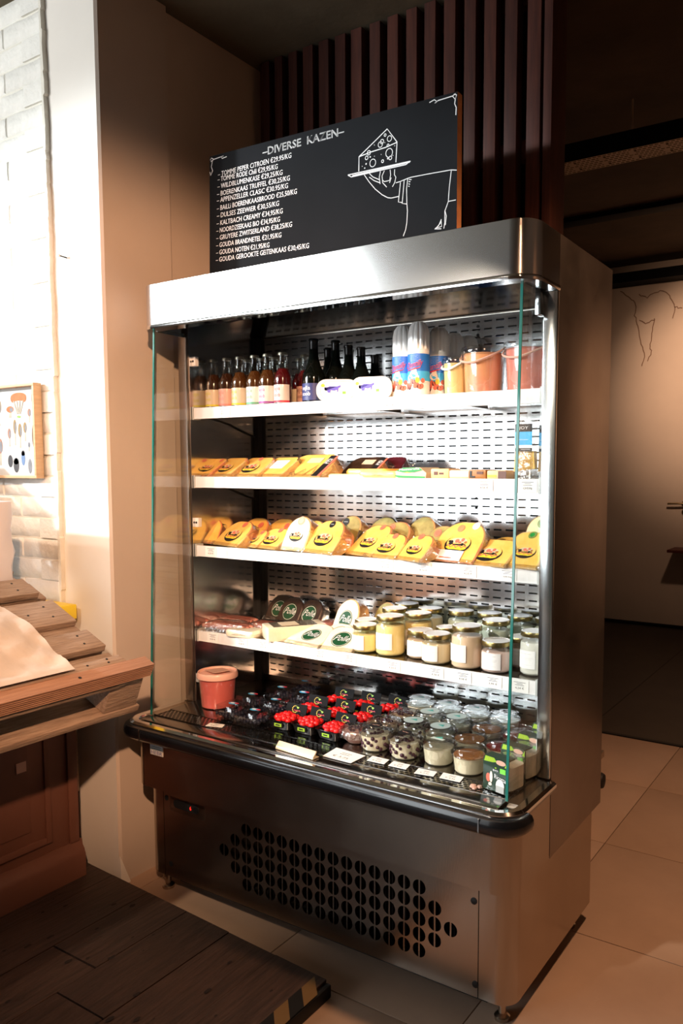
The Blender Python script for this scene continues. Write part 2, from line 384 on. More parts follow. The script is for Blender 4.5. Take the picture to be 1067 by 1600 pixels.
    struct(m.build('wall_pillar'))
    m = MB(); m.box(-.5, -.098, .2, 1.3, 0, 3.3, 'plaster_shaded'); struct(m.build('wall_left_rear'))
    # far wall with cracks, band, black beam
    m = MB(); m.box(-5.5, 4, 5.55, 5.7, -.05, 3.4, 'far_plaster')
    fw = m.build('wall_back'); struct(fw)
    m = MB()
    for P in ([(-.12, 3.05), (-.04, 3.0), (.03, 2.93), (.02, 2.82), (.06, 2.72), (.09, 2.55), (.12, 2.45), (.10, 2.36)], [(.06, 2.78), (.12, 2.74), (.20, 2.76)], [(.20, 2.78), (.19, 2.68), (.17, 2.55), (.18, 2.48), (.15, 2.40)], [(.05, 3.0), (.13, 2.97), (.25, 3.02), (.33, 2.96), (.38, 2.86), (.44, 2.84)], [(.47, 2.80), (.52, 2.72), (.50, 2.62), (.56, 2.50)], [(.38, 2.86), (.36, 2.76)]):
        Q = []
        for (xa, za), (xb, zb) in zip(P, P[1:]):
            for q in range(4): Q.append((xa+(xb-xa)*q/4+R.uniform(-.008, .008), za+(zb-za)*q/4+R.uniform(-.008, .008)))
        m.ribbon(Q+[P[-1]], .008, 'crack_line', .003, M=T(0, 5.55, 0))
    m.build('crack', fw)
    m = MB(); m.box(-5.5, 4, 5.35, 5.55, 3.08, 3.165, 'beam_black'); struct(m.build('trim_4'))
    m = MB(); m.box(-5.5, 4, 5.50, 5.55, 0, .012, 'beam_black'); struct(m.build('baseboard_back'))
    # walls behind the camera
    m = MB(); m.box(-5.6, -5.5, -4.3, .3, 0, 3.1, 'wall_dark'); struct(m.build('wall_side_left'))
    m = MB(); m.box(4, 4.1, -4.3, 5.6, 0, 3.4, 'wall_dark'); struct(m.build('wall_right'))
    m = MB(); m.box(-5.5, -3.25, -4.3, -4.2, 0, 3.1, 'far_plaster'); m.box(-.75, 4, -4.3, -4.2, 0, 3.1, 'wall_dark'); m.box(-3.25, -.75, -4.3, -4.2, 0, .55, 'far_plaster'); m.box(-3.25, -.75, -4.3, -4.2, 2.35, 3.1, 'far_plaster')
    struct(m.build('wall_front'))
    m = MB()
    for x in (-3.25, -2.03, -.79): m.box(x, x+.04, -4.26, -4.20, .55, 2.35, 'beam_black')
    m.box(-3.25, -.75, -4.26, -4.2, .55, .59, 'beam_black'); m.box(-3.25, -.75, -4.26, -4.2, 2.31, 2.35, 'beam_black'); w = m.build('window_1'); struct(w)
room()

def slat_screen():
    t = thing('slatted_screen', 'dark mahogany slatted wooden screen rising behind the refrigerator to the ceiling', 'screen', (0, .65, 0))
    LX = [-.05, .026, .093, .165, .239, .312, .385, .464, .54, .618, .69, .765, .841, .913, .988, 1.065]
    RX = [0.0, .063, .134, .211, .284, .359, .431, .508, .583, .66, .733, .808, .883, .956, 1.031, 1.111]
    for i, (a, b) in enumerate(zip(LX, RX)):
        m = MB(); w = min(b-a, .046); m.box(a, a+w, R.uniform(-.002, .002), .045, .02, 2.975, 'mahogany', .002); m.build('slat', t)
    m = MB(); m.box(1.122, 1.150, -.002, .12, .02, 2.975, 'mahogany', .002); m.build('post', t)
    for i, a in enumerate(LX[:-1]):
        m = MB(); x = a+.055; m.box(x, x+.030, .085, .115, .02, 2.975, 'mahogany', .002); m.build('slat', t)
    for z0, z1 in ((2.89, 2.975), (2.415, 2.475), (1.2, 1.26), (.1, .16)):
        m = MB(); m.box(-.06, 1.14, .046, .084, z0, z1, 'mahogany'); m.build('rail', t)
    m = MB(); m.box(-.06, 1.14, .13, .14, .02, 2.975, 'dark_inside'); m.build('dark_gap_sheet', t)  # near-black sheet in place of the shade behind the slats
slat_screen()

def cable_tray():
    t = thing('cable_tray', 'perforated metal cable tray hung under the dark rear ceiling', 'cable tray', (0, 2.27, 3.0))
    m = MB(); m.box(-.1, 3.4, 0, .003, .0, .09, 'beam_black'); m.build('side', t)
    m = MB(); X0 = .30; n = 110; px = .026; rows = 7; pz = .165/rows
    for j in range(rows):
        for i in range(n):
            x = X0+i*px; y = .004+j*pz
            if (i % 6) == 5 and j in (1, 2, 4, 5): m.add([(x, y, 0), (x+px, y, 0), (x+px, y+pz, 0), (x, y+pz, 0)], [(0, 3, 2, 1)], 'tray_metal'); continue
            o = px/2 if j % 2 else 0; a, b, c, d = x+o+.004, x+o+px-.004, y+.007, y+pz-.007
            vs = [(x+o, y, 0), (x+o+px, y, 0), (x+o+px, y+pz, 0), (x+o, y+pz, 0), (a, c, 0), (b, c, 0), (b, d, 0), (a, d, 0)]
            m.add(vs, [(0, 4, 5, 1), (1, 5, 6, 2), (2, 6, 7, 3), (3, 7, 4, 0)], 'tray_metal')
    m.build('perforated_base', t, 0)
    for x in (.9, 2.1): m = MB(); m.rod((x, .08, 0), (x, .08, .27), .005, 'tray_metal', 6); m.build('hanger', t)
    m = MB(); m.box(-.5, 3.6, 3.95, 4.08, 3.235, 3.27, 'beam_black', .003); m.box(-.5, 3.6, 4.085, 4.092, 3.245, 3.27, 'tray_metal')
    o = m.build('lighting_track'); tag(o, 'long thin black lighting track on the rear ceiling', 'lighting track')
cable_tray()

def far_door_bits():
    m = MB(); m.cyl((.50, 5.55, 1.118), .026, .001, 'brass')
    t = thing('door_handle', 'brass lever handle on the pale far wall at right edge', 'door handle', (.515, 5.55, 1.12))
    m = MB(); m.lathe([(.026, 0), (.026, .01), (.012, .012), (.012, .05), (.0, .052)], 'brass', 16, M=T(0, 0, 0, rx=PI/2)); m.build('rose', t)
    m = MB(); m.tube([(0, -.045, 0), (-.05, -.05, 0), (-.14, -.05, -.002)], .009, 'brass'); m.build('lever', t)
    m = MB(); m.lathe([(.024, 0), (.024, .01), (.0, .011)], 'brass', 16, M=T(0, 0, -.075, rx=PI/2)); m.lathe([(.006, 0), (.006, .003)], 'black', 8, M=T(0, -.011, -.075, rx=PI/2)); m.build('keyhole_plate', t)
    m = MB(); m.box(.44, .9, 5.25, 5.549, .70, .725, 'red_wood', .003); o = m.build('wall_shelf'); tag(o, 'small dark red shelf on the far wall below the handle', 'shelf')
far_door_bits()

# ================================================================== THE REFRIGERATOR
W = 1.370; YS = .175; ZC = 1.860; ZP = .373; YI = .515
SH = [1.622, 1.387, 1.148, .848]        # top of each price rail
DZ = .596                               # deck surface
def ulin(x0, x1, yf, yb, r, n=8):
    """open U outline seen from above: back left, round the two front corners, back right; with outward normals"""
    P = [(x0, yb)]; N = [(-1, 0)]
    for i in range(n+1):
        a = PI+PI/2*i/n; P.append((x0+r+r*math.cos(a), yf+r+r*math.sin(a))); N.append((math.cos(a), math.sin(a)))
    for i in range(n+1):
        a = 1.5*PI+PI/2*i/n; P.append((x1-r+r*math.cos(a), yf+r+r*math.sin(a))); N.append((math.cos(a), math.sin(a)))
    P.append((x1, yb)); N.append((1, 0)); return P, N
def sweep(mb, P, N, prof, key, closed=False):
    k = len(prof); vs = []; fs = []
    for (x, y), (nx, ny) in zip(P, N):
        for u, z in prof: vs.append((x+nx*u, y+ny*u, z))
    for i in range(len(P)-1):
        for j in range(k if closed else k-1):
            j2 = (j+1) % k; fs.append((i*k+j, (i+1)*k+j, (i+1)*k+j2, i*k+j2))
    if closed: fs.append(tuple(range(k))[::-1]); fs.append(tuple((len(P)-1)*k+j for j in range(k)))
    mb.add(vs, fs, key)
def slotted(mb, x0, x1, z0, z1, px, pz, sl, sh, y, key, yb, keyb):
    nx = int((x1-x0)/px); nz = int((z1-z0)/pz); ox = (x1-x0-nx*px)/2; oz = (z1-z0-nz*pz)/2
    xs = [x0]; zs = [z0]
    for i in range(nx): a = x0+ox+i*px+(px-sl)/2; xs += [a, a+sl]
    for j in range(nz): a = z0+oz+j*pz+(pz-sh)/2; zs += [a, a+sh]
    xs.append(x1); zs.append(z1); k = len(xs); vs = [(x, y, z) for z in zs for x in xs]; fs = []
    for j in range(len(zs)-1):
        for i in range(len(xs)-1):
            if i % 2 == 1 and j % 2 == 1: continue
            a = j*k+i; fs.append((a, a+1, a+k+1, a+k))
    mb.add(vs, fs, key)
    # lower lip of every slot is pressed slightly forward
    for i in range(1, len(xs)-1, 2):
        for j in range(1, len(zs)-1, 2):
            a, b, c = xs[i], xs[i+1], zs[j]
            mb.add([(a, y, c), (b, y, c), (b-.002, y-.0022, c+.0014), (a+.002, y-.0022, c+.0014)], [(0, 1, 2, 3)], key)
    mb.add([(x0, yb, z0), (x1, yb, z0), (x1, yb, z1), (x0, yb, z1)], [(0, 1, 2, 3)], keyb)
def fridge():
    t = thing('display_refrigerator', 'tall stainless steel open-front display refrigerator full of cheese, jars and drinks', 'refrigerator', (0, 0, 0))
    # outer side panels
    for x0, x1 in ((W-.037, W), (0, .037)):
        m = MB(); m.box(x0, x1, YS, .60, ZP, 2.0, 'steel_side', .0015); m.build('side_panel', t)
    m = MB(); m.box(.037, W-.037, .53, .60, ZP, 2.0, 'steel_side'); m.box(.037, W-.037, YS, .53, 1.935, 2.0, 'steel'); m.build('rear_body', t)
    # canopy
    P, N = ulin(0, W, 0, YS-.002, .062)
    m = MB(); sweep(m, P, N, [(-.022, ZC+.012), (0, ZC+.012), (0, 1.999), (-.001, 2.0), (-.022, 2.0)], 'steel_canopy', True)
    m.box(.02, W-.02, .02, YS, 1.99, 2.0, 'steel_canopy'); o = m.build('canopy', t); o['label'] = 'brushed steel canopy with rounded corners'
    m = MB(); sweep(m, P, N, [(-.028, ZC), (.0015, ZC), (.003, ZC+.006), (.0015, ZC+.0125), (-.028, ZC+.0125)], 'chrome', True); m.build('canopy_trim', t)
    m = MB(); m.box(.03, W-.03, .028, .052, 1.862, 1.872, 'chrome'); m.box(.03, W-.03, .052, .058, 1.866, 1.90, 'black')
    m.box(.03, W-.03, .10, .105, 1.905, 1.985, 'steel'); m.build('canopy_inner_rail', t)
    m = MB(); m.box(.06, W-.06, .065, .095, 1.93, 1.95, 'lid_white', .004); m.build('lamp_housing', t)
    # inside lining
    m = MB(); slotted(m, .060, 1.333, .62, 1.897, .0411, .0242, .027, .0052, YI, 'steel_mirror', YI+.008, 'black')
    for z in (1.835, 1.862, 1.32, 1.29): m.lathe([(.0045, 0), (.0045, .002)], 'black', 10, M=T(.97, YI, z, rx=PI/2))
    for z in (1.897, 1.175): m.box(.06, 1.333, YI-.004, YI, z-.002, z+.002, 'steel')
    o = m.build('slotted_back_panel', t, 0); o['label'] = 'mirror-like back panel with rows of slots'
    m = MB(); m.add([(.04, YI, 1.90), (1.333, YI, 1.90), (1.333, .30, 1.934), (.04, .30, 1.934)], [(0, 1, 2, 3)], 'deck_steel')
    m.box(.04, 1.333, .055, .30, 1.932, 1.935, 'dark_inside'); m.build('top_lining', t)
    m = MB(); slot = MB()
    vs = MB(); m.box(.037, .041, YS, YI, .59, 1.93, 'steel_mirror'); m.build('side_lining', t)
    m = MB(); m.box(W-.041, W-.037, YS, YI, .59, 1.93, 'steel_mirror'); m.build('side_lining', t)
    for x0, x1 in ((.041, .060), (1.318, 1.332)):
        m = MB(); m.box(x0, x1, YI-.022, YI, .6, 1.9, 'black' if x0 < .1 else 'steel')
        for i in range(40): m.box(x0+.007, x0+.012, YI-.0225, YI-.0218, .64+i*.031, .652+i*.031, 'dark_inside')
        m.build('shelf_upright', t)
    # posts
    m = MB(); m.box(W-.038, W-.001, YS-.012, YS-.0005, DZ, ZC, 'steel_post', .002); m.build('front_post', t)
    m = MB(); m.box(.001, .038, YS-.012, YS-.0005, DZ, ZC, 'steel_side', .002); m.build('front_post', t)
    m = MB(); m.box(1.318, 1.333, .14, .175, ZC-.06, ZC+.01, 'steel_post', .002); m.build('post_cap', t)
    # side glasses with green polished front edge
    for x in (.0360, 1.3285):
        m = MB(); A = [(YS-.012, DZ), (-.020, DZ), (.030, ZC+.004), (YS-.012, ZC+.004)]
        m.prism(A, 'x', x, x+.006, 'glass_pane'); o = m.build('side_glass', t, 0); o['label'] = 'clear side glass pane'
        m = MB(); m.prism([(-.0235, DZ), (-.020, DZ), (.030, ZC), (.0265, ZC)], 'x', x-.0004, x+.0064, 'glass_edge'); m.build('glass_edge', o)
    for z in (1.781, 1.227, .673):
        for x in (.034, 1.32):
            m = MB(); m.box(x, x+.022, .188, .205, z-.016, z+.016, 'shelf_white', .003); m.lathe([(.004, 0), (.004, .001)], 'black', 10, M=T(x+.012, .188, z, rx=PI/2)); m.build('glass_clamp', t)
    # deck
    m = MB()
    P, N = ulin(-.018, W+.018, -.098, YS-.012, .07)
    poly = P; Zt = .588
    inner = [(.045, YS-.012), (.045, -.060), (1.325, -.060), (1.325, YS-.012)]
    m.prism([(a, b) for a, b in P], 'z', .572, Zt-.002, 'deck_steel')
    o = m.build('deck_tray', t)
    m = MB(); sweep(m, P, N, [(-.030, Zt-.002), (-.026, Zt+.004), (-.006, Zt+.006), (.002, Zt), (.002, Zt-.008), (-.030, Zt-.008)], 'chrome', True); m.build('deck_rim', t)
    m = MB(); m.box(.041, 1.329, -.066, -.012, .586, DZ-.001, 'deck_steel', .001); m.box(.041, 1.329, .056, YI, .586, DZ, 'deck_steel', .001); m.box(-.005, .041, -.02, .17, .586, .592, 'steel'); m.box(1.329, W+.005, -.02, .17, .586, .592, 'steel'); m.build('deck_plate', t)
    m = MB(); px, py = .0165, .0105; rows = 6; n = 77
    for j in range(rows):
        for i in range(n):
            cx = .050+(i+.5+(.5 if j % 2 else 0))*px; cy = -.010+(j+.5)*py; r1, r2 = .0062, .0036
            q = [(cx-px/2, cy-py/2), (cx+px/2, cy-py/2), (cx+px/2, cy+py/2), (cx-px/2, cy+py/2)]
            h = [(cx-r1*.6, cy-r2), (cx+r1*.6, cy-r2), (cx+r1, cy), (cx+r1*.6, cy+r2), (cx-r1*.6, cy+r2), (cx-r1, cy)]
            vs = [(a, b, DZ-.001) for a, b in q+h]
            m.add(vs, [(0, 1, 5, 4), (1, 6, 5), (1, 2, 6), (2, 7, 6), (2, 3, 8, 7), (3, 9, 8), (3, 0, 9), (0, 4, 9)], 'deck_steel')
    m.box(.041, 1.329, -.012, -.010, .586, DZ, 'deck_steel'); m.box(.041, 1.329, -.01, .056, .586, .5875, 'black')
    o = m.build('perforated_air_grille', t, 0); o['label'] = 'strip of hexagonal holes along the deck front'
    m = MB(); pr = [(-.010, .582), (.004, .584), (.014, .580), (.019, .570), (.020, .558), (.016, .546), (.006, .537), (-.010, .534), (-.03, .536), (-.03, .582)]
    P2, N2 = ulin(-.018, W+.018, -.098, -.035, .062); P2[0] = (P2[0][0], -.030); P2[-1] = (P2[-1][0], -.030)
    sweep(m, P2, N2, pr, 'black_rubber', True); o = m.build('bumper', t); o['label'] = 'rounded black bumper rail'
    for x in (.09, 1.300): m = MB(); m.box(x, x+.003, -.1190, -.1165, .545, .580, 'chrome'); m.build('bumper_joint', t)
    # tub front below the bumper
    P, N = ulin(0, W, -.070, YS-.006, .062)
    m = MB(); m.prism(P, 'z', ZP, .572, 'steel'); m.build('tub_front', t)
    m = MB(); m.box(W-.03, W-.001, YS-.006, YS, ZP+.01, .59, 'black'); m.build('side_gap', t)
    # base: corner panels, front grille plate, side panels
    e = .015; yb = -.028
    for s in (0, 1):
        xa, xb = (e, .094) if not s else (1.262, W-e)
        r = .05; pts = []
        if s: pts = [(xa, .3), (xa, yb)]+[(xb-r+r*math.cos(a), yb+r+r*math.sin(a)) for a in [1.5*PI+PI/2*i/8 for i in range(9)]]+[(xb, .562), (xb-.05, .562), (xb-.05, .3)]
        else: pts = [(xb, .3), (xb-.05+.0, .3), (xb-.03, .562), (xa, .562)]+[(xa+r+r*math.cos(a), yb+r+r*math.sin(a)) for a in [PI+PI/2*i/8 for i in range(9)]]+[(xb, yb)]
        m = MB(); m.prism(pts, 'z', .06, ZP, 'steel' if s else 'steel'); m.build('base_corner_panel', t)
    m = MB(); x0, x1, z0, z1 = .0965, 1.2595, .060, .366; px, pz, r = .0477, .0440, .0200; gx0 = .369-px/2; gz = [.306, .262, .218, .174, .130]
    rows = [(2, 15), (1, 16), (0, 17), (1, 16), (2, 15)]
    holes = set()
    for j, (a, b) in enumerate(rows):
        for i in range(a, b+1): holes.add((i, j))
    X = [gx0+i*px for i in range(19)]; Zs = [gz[0]+pz/2-j*pz for j in range(6)]
    m.add([(x0, yb, z0), (x1, yb, z0), (x1, yb, Zs[5]), (x0, yb, Zs[5]), (x0, yb, Zs[0]), (x1, yb, Zs[0]), (x1, yb, z1), (x0, yb, z1)], [(0, 1, 2, 3), (4, 5, 6, 7)], 'steel')
    m.add([(x0, yb, Zs[5]), (X[0], yb, Zs[5]), (X[0], yb, Zs[0]), (x0, yb, Zs[0]), (X[18], yb, Zs[5]), (x1, yb, Zs[5]), (x1, yb, Zs[0]), (X[18], yb, Zs[0])], [(0, 1, 2, 3), (4, 5, 6, 7)], 'steel')
    m.box(x0, x1, yb+.0001, yb+.012, z0, z0+.004, 'steel'); m.box(x0, x0+.002, yb+.0001, yb+.012, z0, z1, 'steel'); m.box(x1-.002, x1, yb+.0001, yb+.012, z0, z1, 'steel')
    for j in range(5):
        for i in range(18):
            xa, xb, zb, za = X[i], X[i+1], Zs[j], Zs[j+1]
            if (i, j) not in holes: m.add([(xa, yb, za), (xb, yb, za), (xb, yb, zb), (xa, yb, zb)], [(0, 1, 2, 3)], 'steel'); continue
            cx, cz = (xa+xb)/2, (za+zb)/2; n = 16; vs = []
            for k in range(n):
                a = 2*PI*k/n+PI/4; c_, s_ = math.cos(a), math.sin(a); q = 1/max(abs(c_), abs(s_)); vs.append((cx+c_*q*px/2, yb, cz+s_*q*pz/2))
            for k in range(n): a = 2*PI*k/n+PI/4; vs.append((cx+r*math.cos(a), yb, cz+r*math.sin(a)))
            for k in range(n): a = 2*PI*k/n+PI/4; vs.append((cx+r*math.cos(a), yb+.003, cz+r*math.sin(a)))
            m.add(vs, [(k, (k+1) % n, n+(k+1) % n, n+k) for k in range(n)]+[(n+k, n+(k+1) % n, 2*n+(k+1) % n, 2*n+k) for k in range(n)], 'steel')
            m.box(cx-.0022, cx+.0022, yb+.0002, yb+.002, za+.001, zb-.001, 'steel')
    o = m.build('ventilation_panel', t, 0); o['label'] = 'front panel with rows of round vent holes, each split by a bar'
    for x, z in ((1.247, .316), (1.253, .094), (.110, .328), (.124, .105)):
        m = MB(); m.lathe([(.009, 0), (.009, .0015), (.0, .003)], 'black', 14, M=T(x, yb, z, rx=PI/2)); m.build('screw_cap', t)
    m = MB(); m.box(.0945, .0965, yb+.006, .1, .062, .366, 'black'); m.box(1.2595, 1.262, yb+.006, .1, .062, .366, 'black'); m.box(.10, 1.255, .06, .10, .062, .366, 'dark_inside')
    for i in range(42): m.box(.32+i*.022, .322+i*.022, .035, .06, .08, .35, 'dark_inside')
    m.build('condenser', t)
    m = MB(); m.box(.06, W-.06, .0, .54, .052, .064, 'black'); m.build('base_plate', t)
    m = MB(); m.box(.10, 1.26, .03, .034, .012, .05, 'dark_inside')
    for i in range(30): m.box(.30+i*.03, .318+i*.03, .0290, .0296, .045, .0465, 'steel')
    m.build('kick_plate', t)
    for x, y in ((.079, -.002), (1.331-.02, .012), (.08, .50), (1.31, .50)):
        m = MB(); m.lathe([(.020, 0), (.021, .010), (.014, .016), (.010, .018), (.010, .040), (.016, .042), (.016, .058)], 'steel', 14, (x, y, 0)); m.build('levelling_foot', t)
    # controller
    m = MB(); m.box(.126, .286, yb-.0025, yb, .290, .338, 'clear_plastic', .001)
    m.prism([(a, b) for a, b in rounded(.146, .262, .306, .334, .0138)], 'y', yb-.0032, yb-.0005, 'black')
    text(m, '6', .222, .3135, .0075, .013, 'led_red', M=T(0, yb-.0032, 0)); m.lathe([(.010, 0), (.010, .003), (.0, .004)], 'beam_black', 14, M=T(.250, yb-.0032, .320, rx=PI/2))
    for x, z in ((.130, .334), (.282, .294), (.130, .294), (.282, .334)): m.disc(x, z, .0012, .0012, 'chrome', 6, 0, M=T(0, yb-.003, 0))
    o = m.build('temperature_controller', t); o['label'] = 'small controller with red digit'
    m = MB(); m.box(.088, .148, -.0712, -.070, .487, .527, 'lab_white'); m.box(.0895, .1465, -.0716, -.0711, .503, .5255, 'gray2')
    text(m, 'HEBR', .092, .4895, .052, .012, 't_navy', M=T(0, -.0712, 0), shear=.1)
    for k in range(2): m.box(.095, .140, -.0719, -.0716, .507+k*.007, .509+k*.007, 'gray_ink')
    o = m.build('sticker', t); o['label'] = 'grey and blue maker sticker'
    # drain pipe and castor at the back right
    m = MB(); m.tube([(W-.030, .66, 1.02), (W-.030, .66, .60)], .0035, 'gold_metal', 6); m.tube([(W-.030, .66, .62), (W-.03, .66, .48)], .009, 'tray_metal'); m.box(W-.06, W-.01, .60, .66, .50, .52, 'steel'); m.build('drain_hose', t)
    m = MB(); m.lathe([(.0, 0), (.022, .004), (.026, .02), (.022, .03), (0, .034)], 'black', 14, M=Matrix.Translation((W-.035, .645, .425)) @ Matrix.Rotation(PI/2, 4, 'Y')); m.box(W-.03, W-.01, .60, .645, .41, .44, 'black'); m.build('drain_plug', t)
    # shelves
    TK = [[.195, .856], [.222, 1.161, 1.288], [.12, .84, .97, 1.114, 1.233], [.121, .257, .354, .462, .593, .705, .865, 1.012, 1.101, 1.194, 1.273]]
    for k, z in enumerate(SH):
        m = MB(); m.box(.048, 1.322, .191, .50, z-.016, z-.003, 'deck_steel' if k > 1 else 'steel_mirror', .001); m.box(.05, 1.32, .1905, .20, z-.036, z-.016, 'steel')
        for x in (.35, .68, 1.0): m.box(x, x+.02, .21, .49, z-.022, z-.016, 'steel')
        s = m.build('shelf', t)
        m = MB(); m.box(.05, 1.318, .183, .190, z-.038, z, 'shelf_white', .0015); m.box(.05, 1.318, .1822, .1832, z-.0375, z-.0345, 'lid_white'); m.build('price_rail', s)
        for xa, xb in ((1.318, 1.324), (.044, .050)): m = MB(); m.box(xa, xb, .181, .215, z-.040, z+.004, 'gray2', .001); m.build('end_cap', s)
        for x in (.0435, 1.321):
            m = MB(); A = [(.21, z-.016), (.495, z-.016), (.495, z-.085), (.45, z-.075), (.36, z-.045), (.28, z-.030), (.21, z-.026)]; m.prism(A, 'x', x, x+.003, 'steel_mirror'); m.tube([(x+.004, b, c) for b, c in [(.21, z-.028), (.28, z-.032), (.36, z-.047), (.45, z-.077), (.49, z-.086)]], .0022, 'black', 6); m.build('bracket', s)
        for x in TK[k]:
            m = MB(); w = .026; m.box(x-w, x+w, .1815, .1825, z-.0355, z-.0025, 'paper_white')
            M_ = T(x, .1815, z)
            for q, (ww, zz) in enumerate(((.017, -.0085), (.009, -.0125), (.013, -.0165))): m.box(-ww, ww, -.0004, 0, zz-.0006, zz+.0006, 'gray_ink', M=M_)
            text(m, {(0, 0): '3,95 €', (1, 2): '4,24 €/100g', (3, 10): '4,24 €', (3, 9): '3,95 €', (2, 4): '14,95 €/kg', (1, 0): '21,95 €/kg'}.get((k, TK[k].index(x)), '4,50 €'), 0, -.027, .026, .0055, 'ink', M=M_, center=True); m.build('price_ticket', s)
    # glass strip tickets at the clamps / fruit crumbs are separate things
    return t
FR = fridge()

def chalkboard():
    t = thing('chalkboard', 'black chalkboard with cheese prices and drawing, standing on the refrigerator', 'chalkboard', (.07, .25, 2.0))
    M0 = Matrix.Translation((-.07, -.25, -2.0))
    m = MB(); m.M = M0
    vs = [(.068, .25, 2.0), (1.034, .25, 2.0), (1.034, .25, 2.452), (.080, .25, 2.471)]; vs += [(a, .277, c) for a, b, c in vs]
    m.add(vs, [(0, 1, 2, 3)], 'chalkboard'); m.add(vs, [(7, 6, 5, 4), (1, 5, 6, 2), (2, 6, 7, 3), (3, 7, 4, 0), (0, 4, 5, 1)], 'plywood_edge'); m.build('board', t, 0)
    TT = [(0.118, 2.4, 0.439, 2.398), (0.116, 2.384, 0.382, 2.375), (0.115, 2.361, 0.402, 2.353), (0.112, 2.337, 0.432, 2.33), (0.111, 2.316, 0.424, 2.308), (0.11, 2.29, 0.46, 2.284), (0.11, 2.266, 0.386, 2.26), (0.108, 2.241, 0.401, 2.234), (0.106, 2.217, 0.389, 2.21), (0.105, 2.193, 0.439, 2.186), (0.104, 2.169, 0.394, 2.16), (0.103, 2.145, 0.343, 2.136), (0.101, 2.121, 0.507, 2.11)]
    TS = ['– TOMME PEPER CiTROEN €29.95/KG', '– TOMME RODE Chili €29,95/KG', '– WILDBLUMENKASE €29,25/KG', '– BOERENKAAS TRUFFEL €30,25/KG', '– APPENZELLER CLASiC €30.95/KG', '– BAiLLi BOERENKAASBROOD €25,50/KG', '– DULSES ZEEWiER €30,55/KG', '– KALTBACH CREAMY €34,95/KG', '– NOORDZEEKAAS BiO €34,95/KG', '– GRUYERE ZWITSERLAND €38,25/KG', '– GOUDA BRANDNETEL €21,95/KG', '– GOUDA NOTEN €21,95/KG', '– GOUDA GEROOKTE GEiTENKAAS €30,45/KG']
    for (xa, za, xb, zb), st in zip(TT, TS):
        m = MB(); m.M = M0
        for dx, dz in ((0, 0), (.0004, .0)): text(m, st, xa+dx, za-.003+dz, xb-xa, .0158, 'chalk', M=M0 @ T(0, .2495-abs(dx)*.1, 0), shear=.08, slope=(zb-za)/(xb-xa))
        m.build('chalk_line', t, 0)
    m = MB(); m.M = M0
    for dx, dz in ((0, 0), (.0006, .0005), (-.0006, -.0005)): text(m, '–DIVERSE  KAZEN–', .320+dx, 2.425+dz, .326, .0235, 'chalk', M=M0 @ T(0, .2495-abs(dx)*.1, 0), slope=-.015)
    o = m.build('chalk_title', t, 0)
    SS = [[(0.7, 2.303), (0.701, 2.345), (0.802, 2.403), (0.836, 2.359), (0.832, 2.303)], [(0.701, 2.345), (0.747, 2.35), (0.794, 2.352), (0.835, 2.358)], [(0.66, 2.3), (0.882, 2.296)], [(0.66, 2.3), (0.672, 2.292), (0.867, 2.29), (0.873, 2.293)], [(0.676, 2.295), (0.88, 2.294)], [(0.72, 2.289), (0.737, 2.266), (0.759, 2.241), (0.784, 2.22), (0.804, 2.208), (0.816, 2.205), (0.841, 2.205)], [(0.739, 2.289), (0.751, 2.277), (0.774, 2.265)], [(0.738, 2.279), (0.755, 2.266), (0.775, 2.256)], [(0.778, 2.288), (0.774, 2.272), (0.777, 2.252)], [(0.792, 2.287), (0.784, 2.274), (0.786, 2.254), (0.8, 2.239)], [(0.812, 2.286), (0.814, 2.271), (0.81, 2.256), (0.792, 2.256), (0.785, 2.262)], [(0.828, 2.284), (0.827, 2.269), (0.832, 2.261), (0.828, 2.246), (0.82, 2.236)], [(0.816, 2.263), (0.81, 2.249)], [(0.832, 2.245), (0.847, 2.246), (0.873, 2.25), (0.884, 2.251), (0.947, 2.249), (0.969, 2.248), (1.015, 2.246), (1.033, 2.242)], [(0.848, 2.244), (0.841, 2.189), (0.853, 2.186)], [(0.861, 2.249), (0.854, 2.183), (0.869, 2.179)], [(0.873, 2.25), (0.869, 2.222), (0.87, 2.181), (0.872, 2.158), (0.87, 2.126), (0.866, 2.107), (0.858, 2.09)], [(0.841, 2.189), (0.843, 2.208)], [(1.016, 2.244), (1.01, 2.2), (1.007, 2.162), (0.996, 2.137), (0.996, 2.106), (0.993, 2.09)], [(1.007, 2.162), (1.031, 2.162)], [(0.996, 2.14), (1.001, 2.124), (0.998, 2.099)], [(0.963, 2.094), (0.985, 2.091)], [(0.966, 2.096), (0.986, 2.097), (0.984, 2.114)], [(0.97, 2.097), (0.983, 2.108)], [(0.976, 2.1), (0.985, 2.117)], [(0.877, 2.246), (0.886, 2.244)], [(0.876, 2.24), (0.882, 2.239)], [(0.875, 2.234), (0.881, 2.232)], [(0.875, 2.228), (0.879, 2.226)]]
    CC = [(0.795, 2.387, 0.0034), (0.81, 2.374, 0.0076), (0.784, 2.371, 0.0059), (0.778, 2.364, 0.0076), (0.757, 2.367, 0.0013), (0.794, 2.366, 0.0013), (0.805, 2.356, 0.0034), (0.737, 2.349, 0.0059), (0.729, 2.336, 0.005), (0.742, 2.336, 0.0025), (0.751, 2.317, 0.0105), (0.727, 2.319, 0.0025), (0.722, 2.308, 0.0021), (0.786, 2.315, 0.0038), (0.809, 2.334, 0.0118), (0.813, 2.319, 0.005), (0.804, 2.319, 0.0025), (0.781, 2.335, 0.0013), (0.828, 2.35, 0.0013), (0.822, 2.324, 0.0013), (0.757, 2.335, 0.0013), (0.713, 2.315, 0.0013)]
    m = MB(); Mb = M0 @ T(0, .2495, 0)
    for k, s in enumerate(SS): m.ribbon(s, .0030 if k < 5 else .0023, 'chalk', k*.00001, M=Mb)
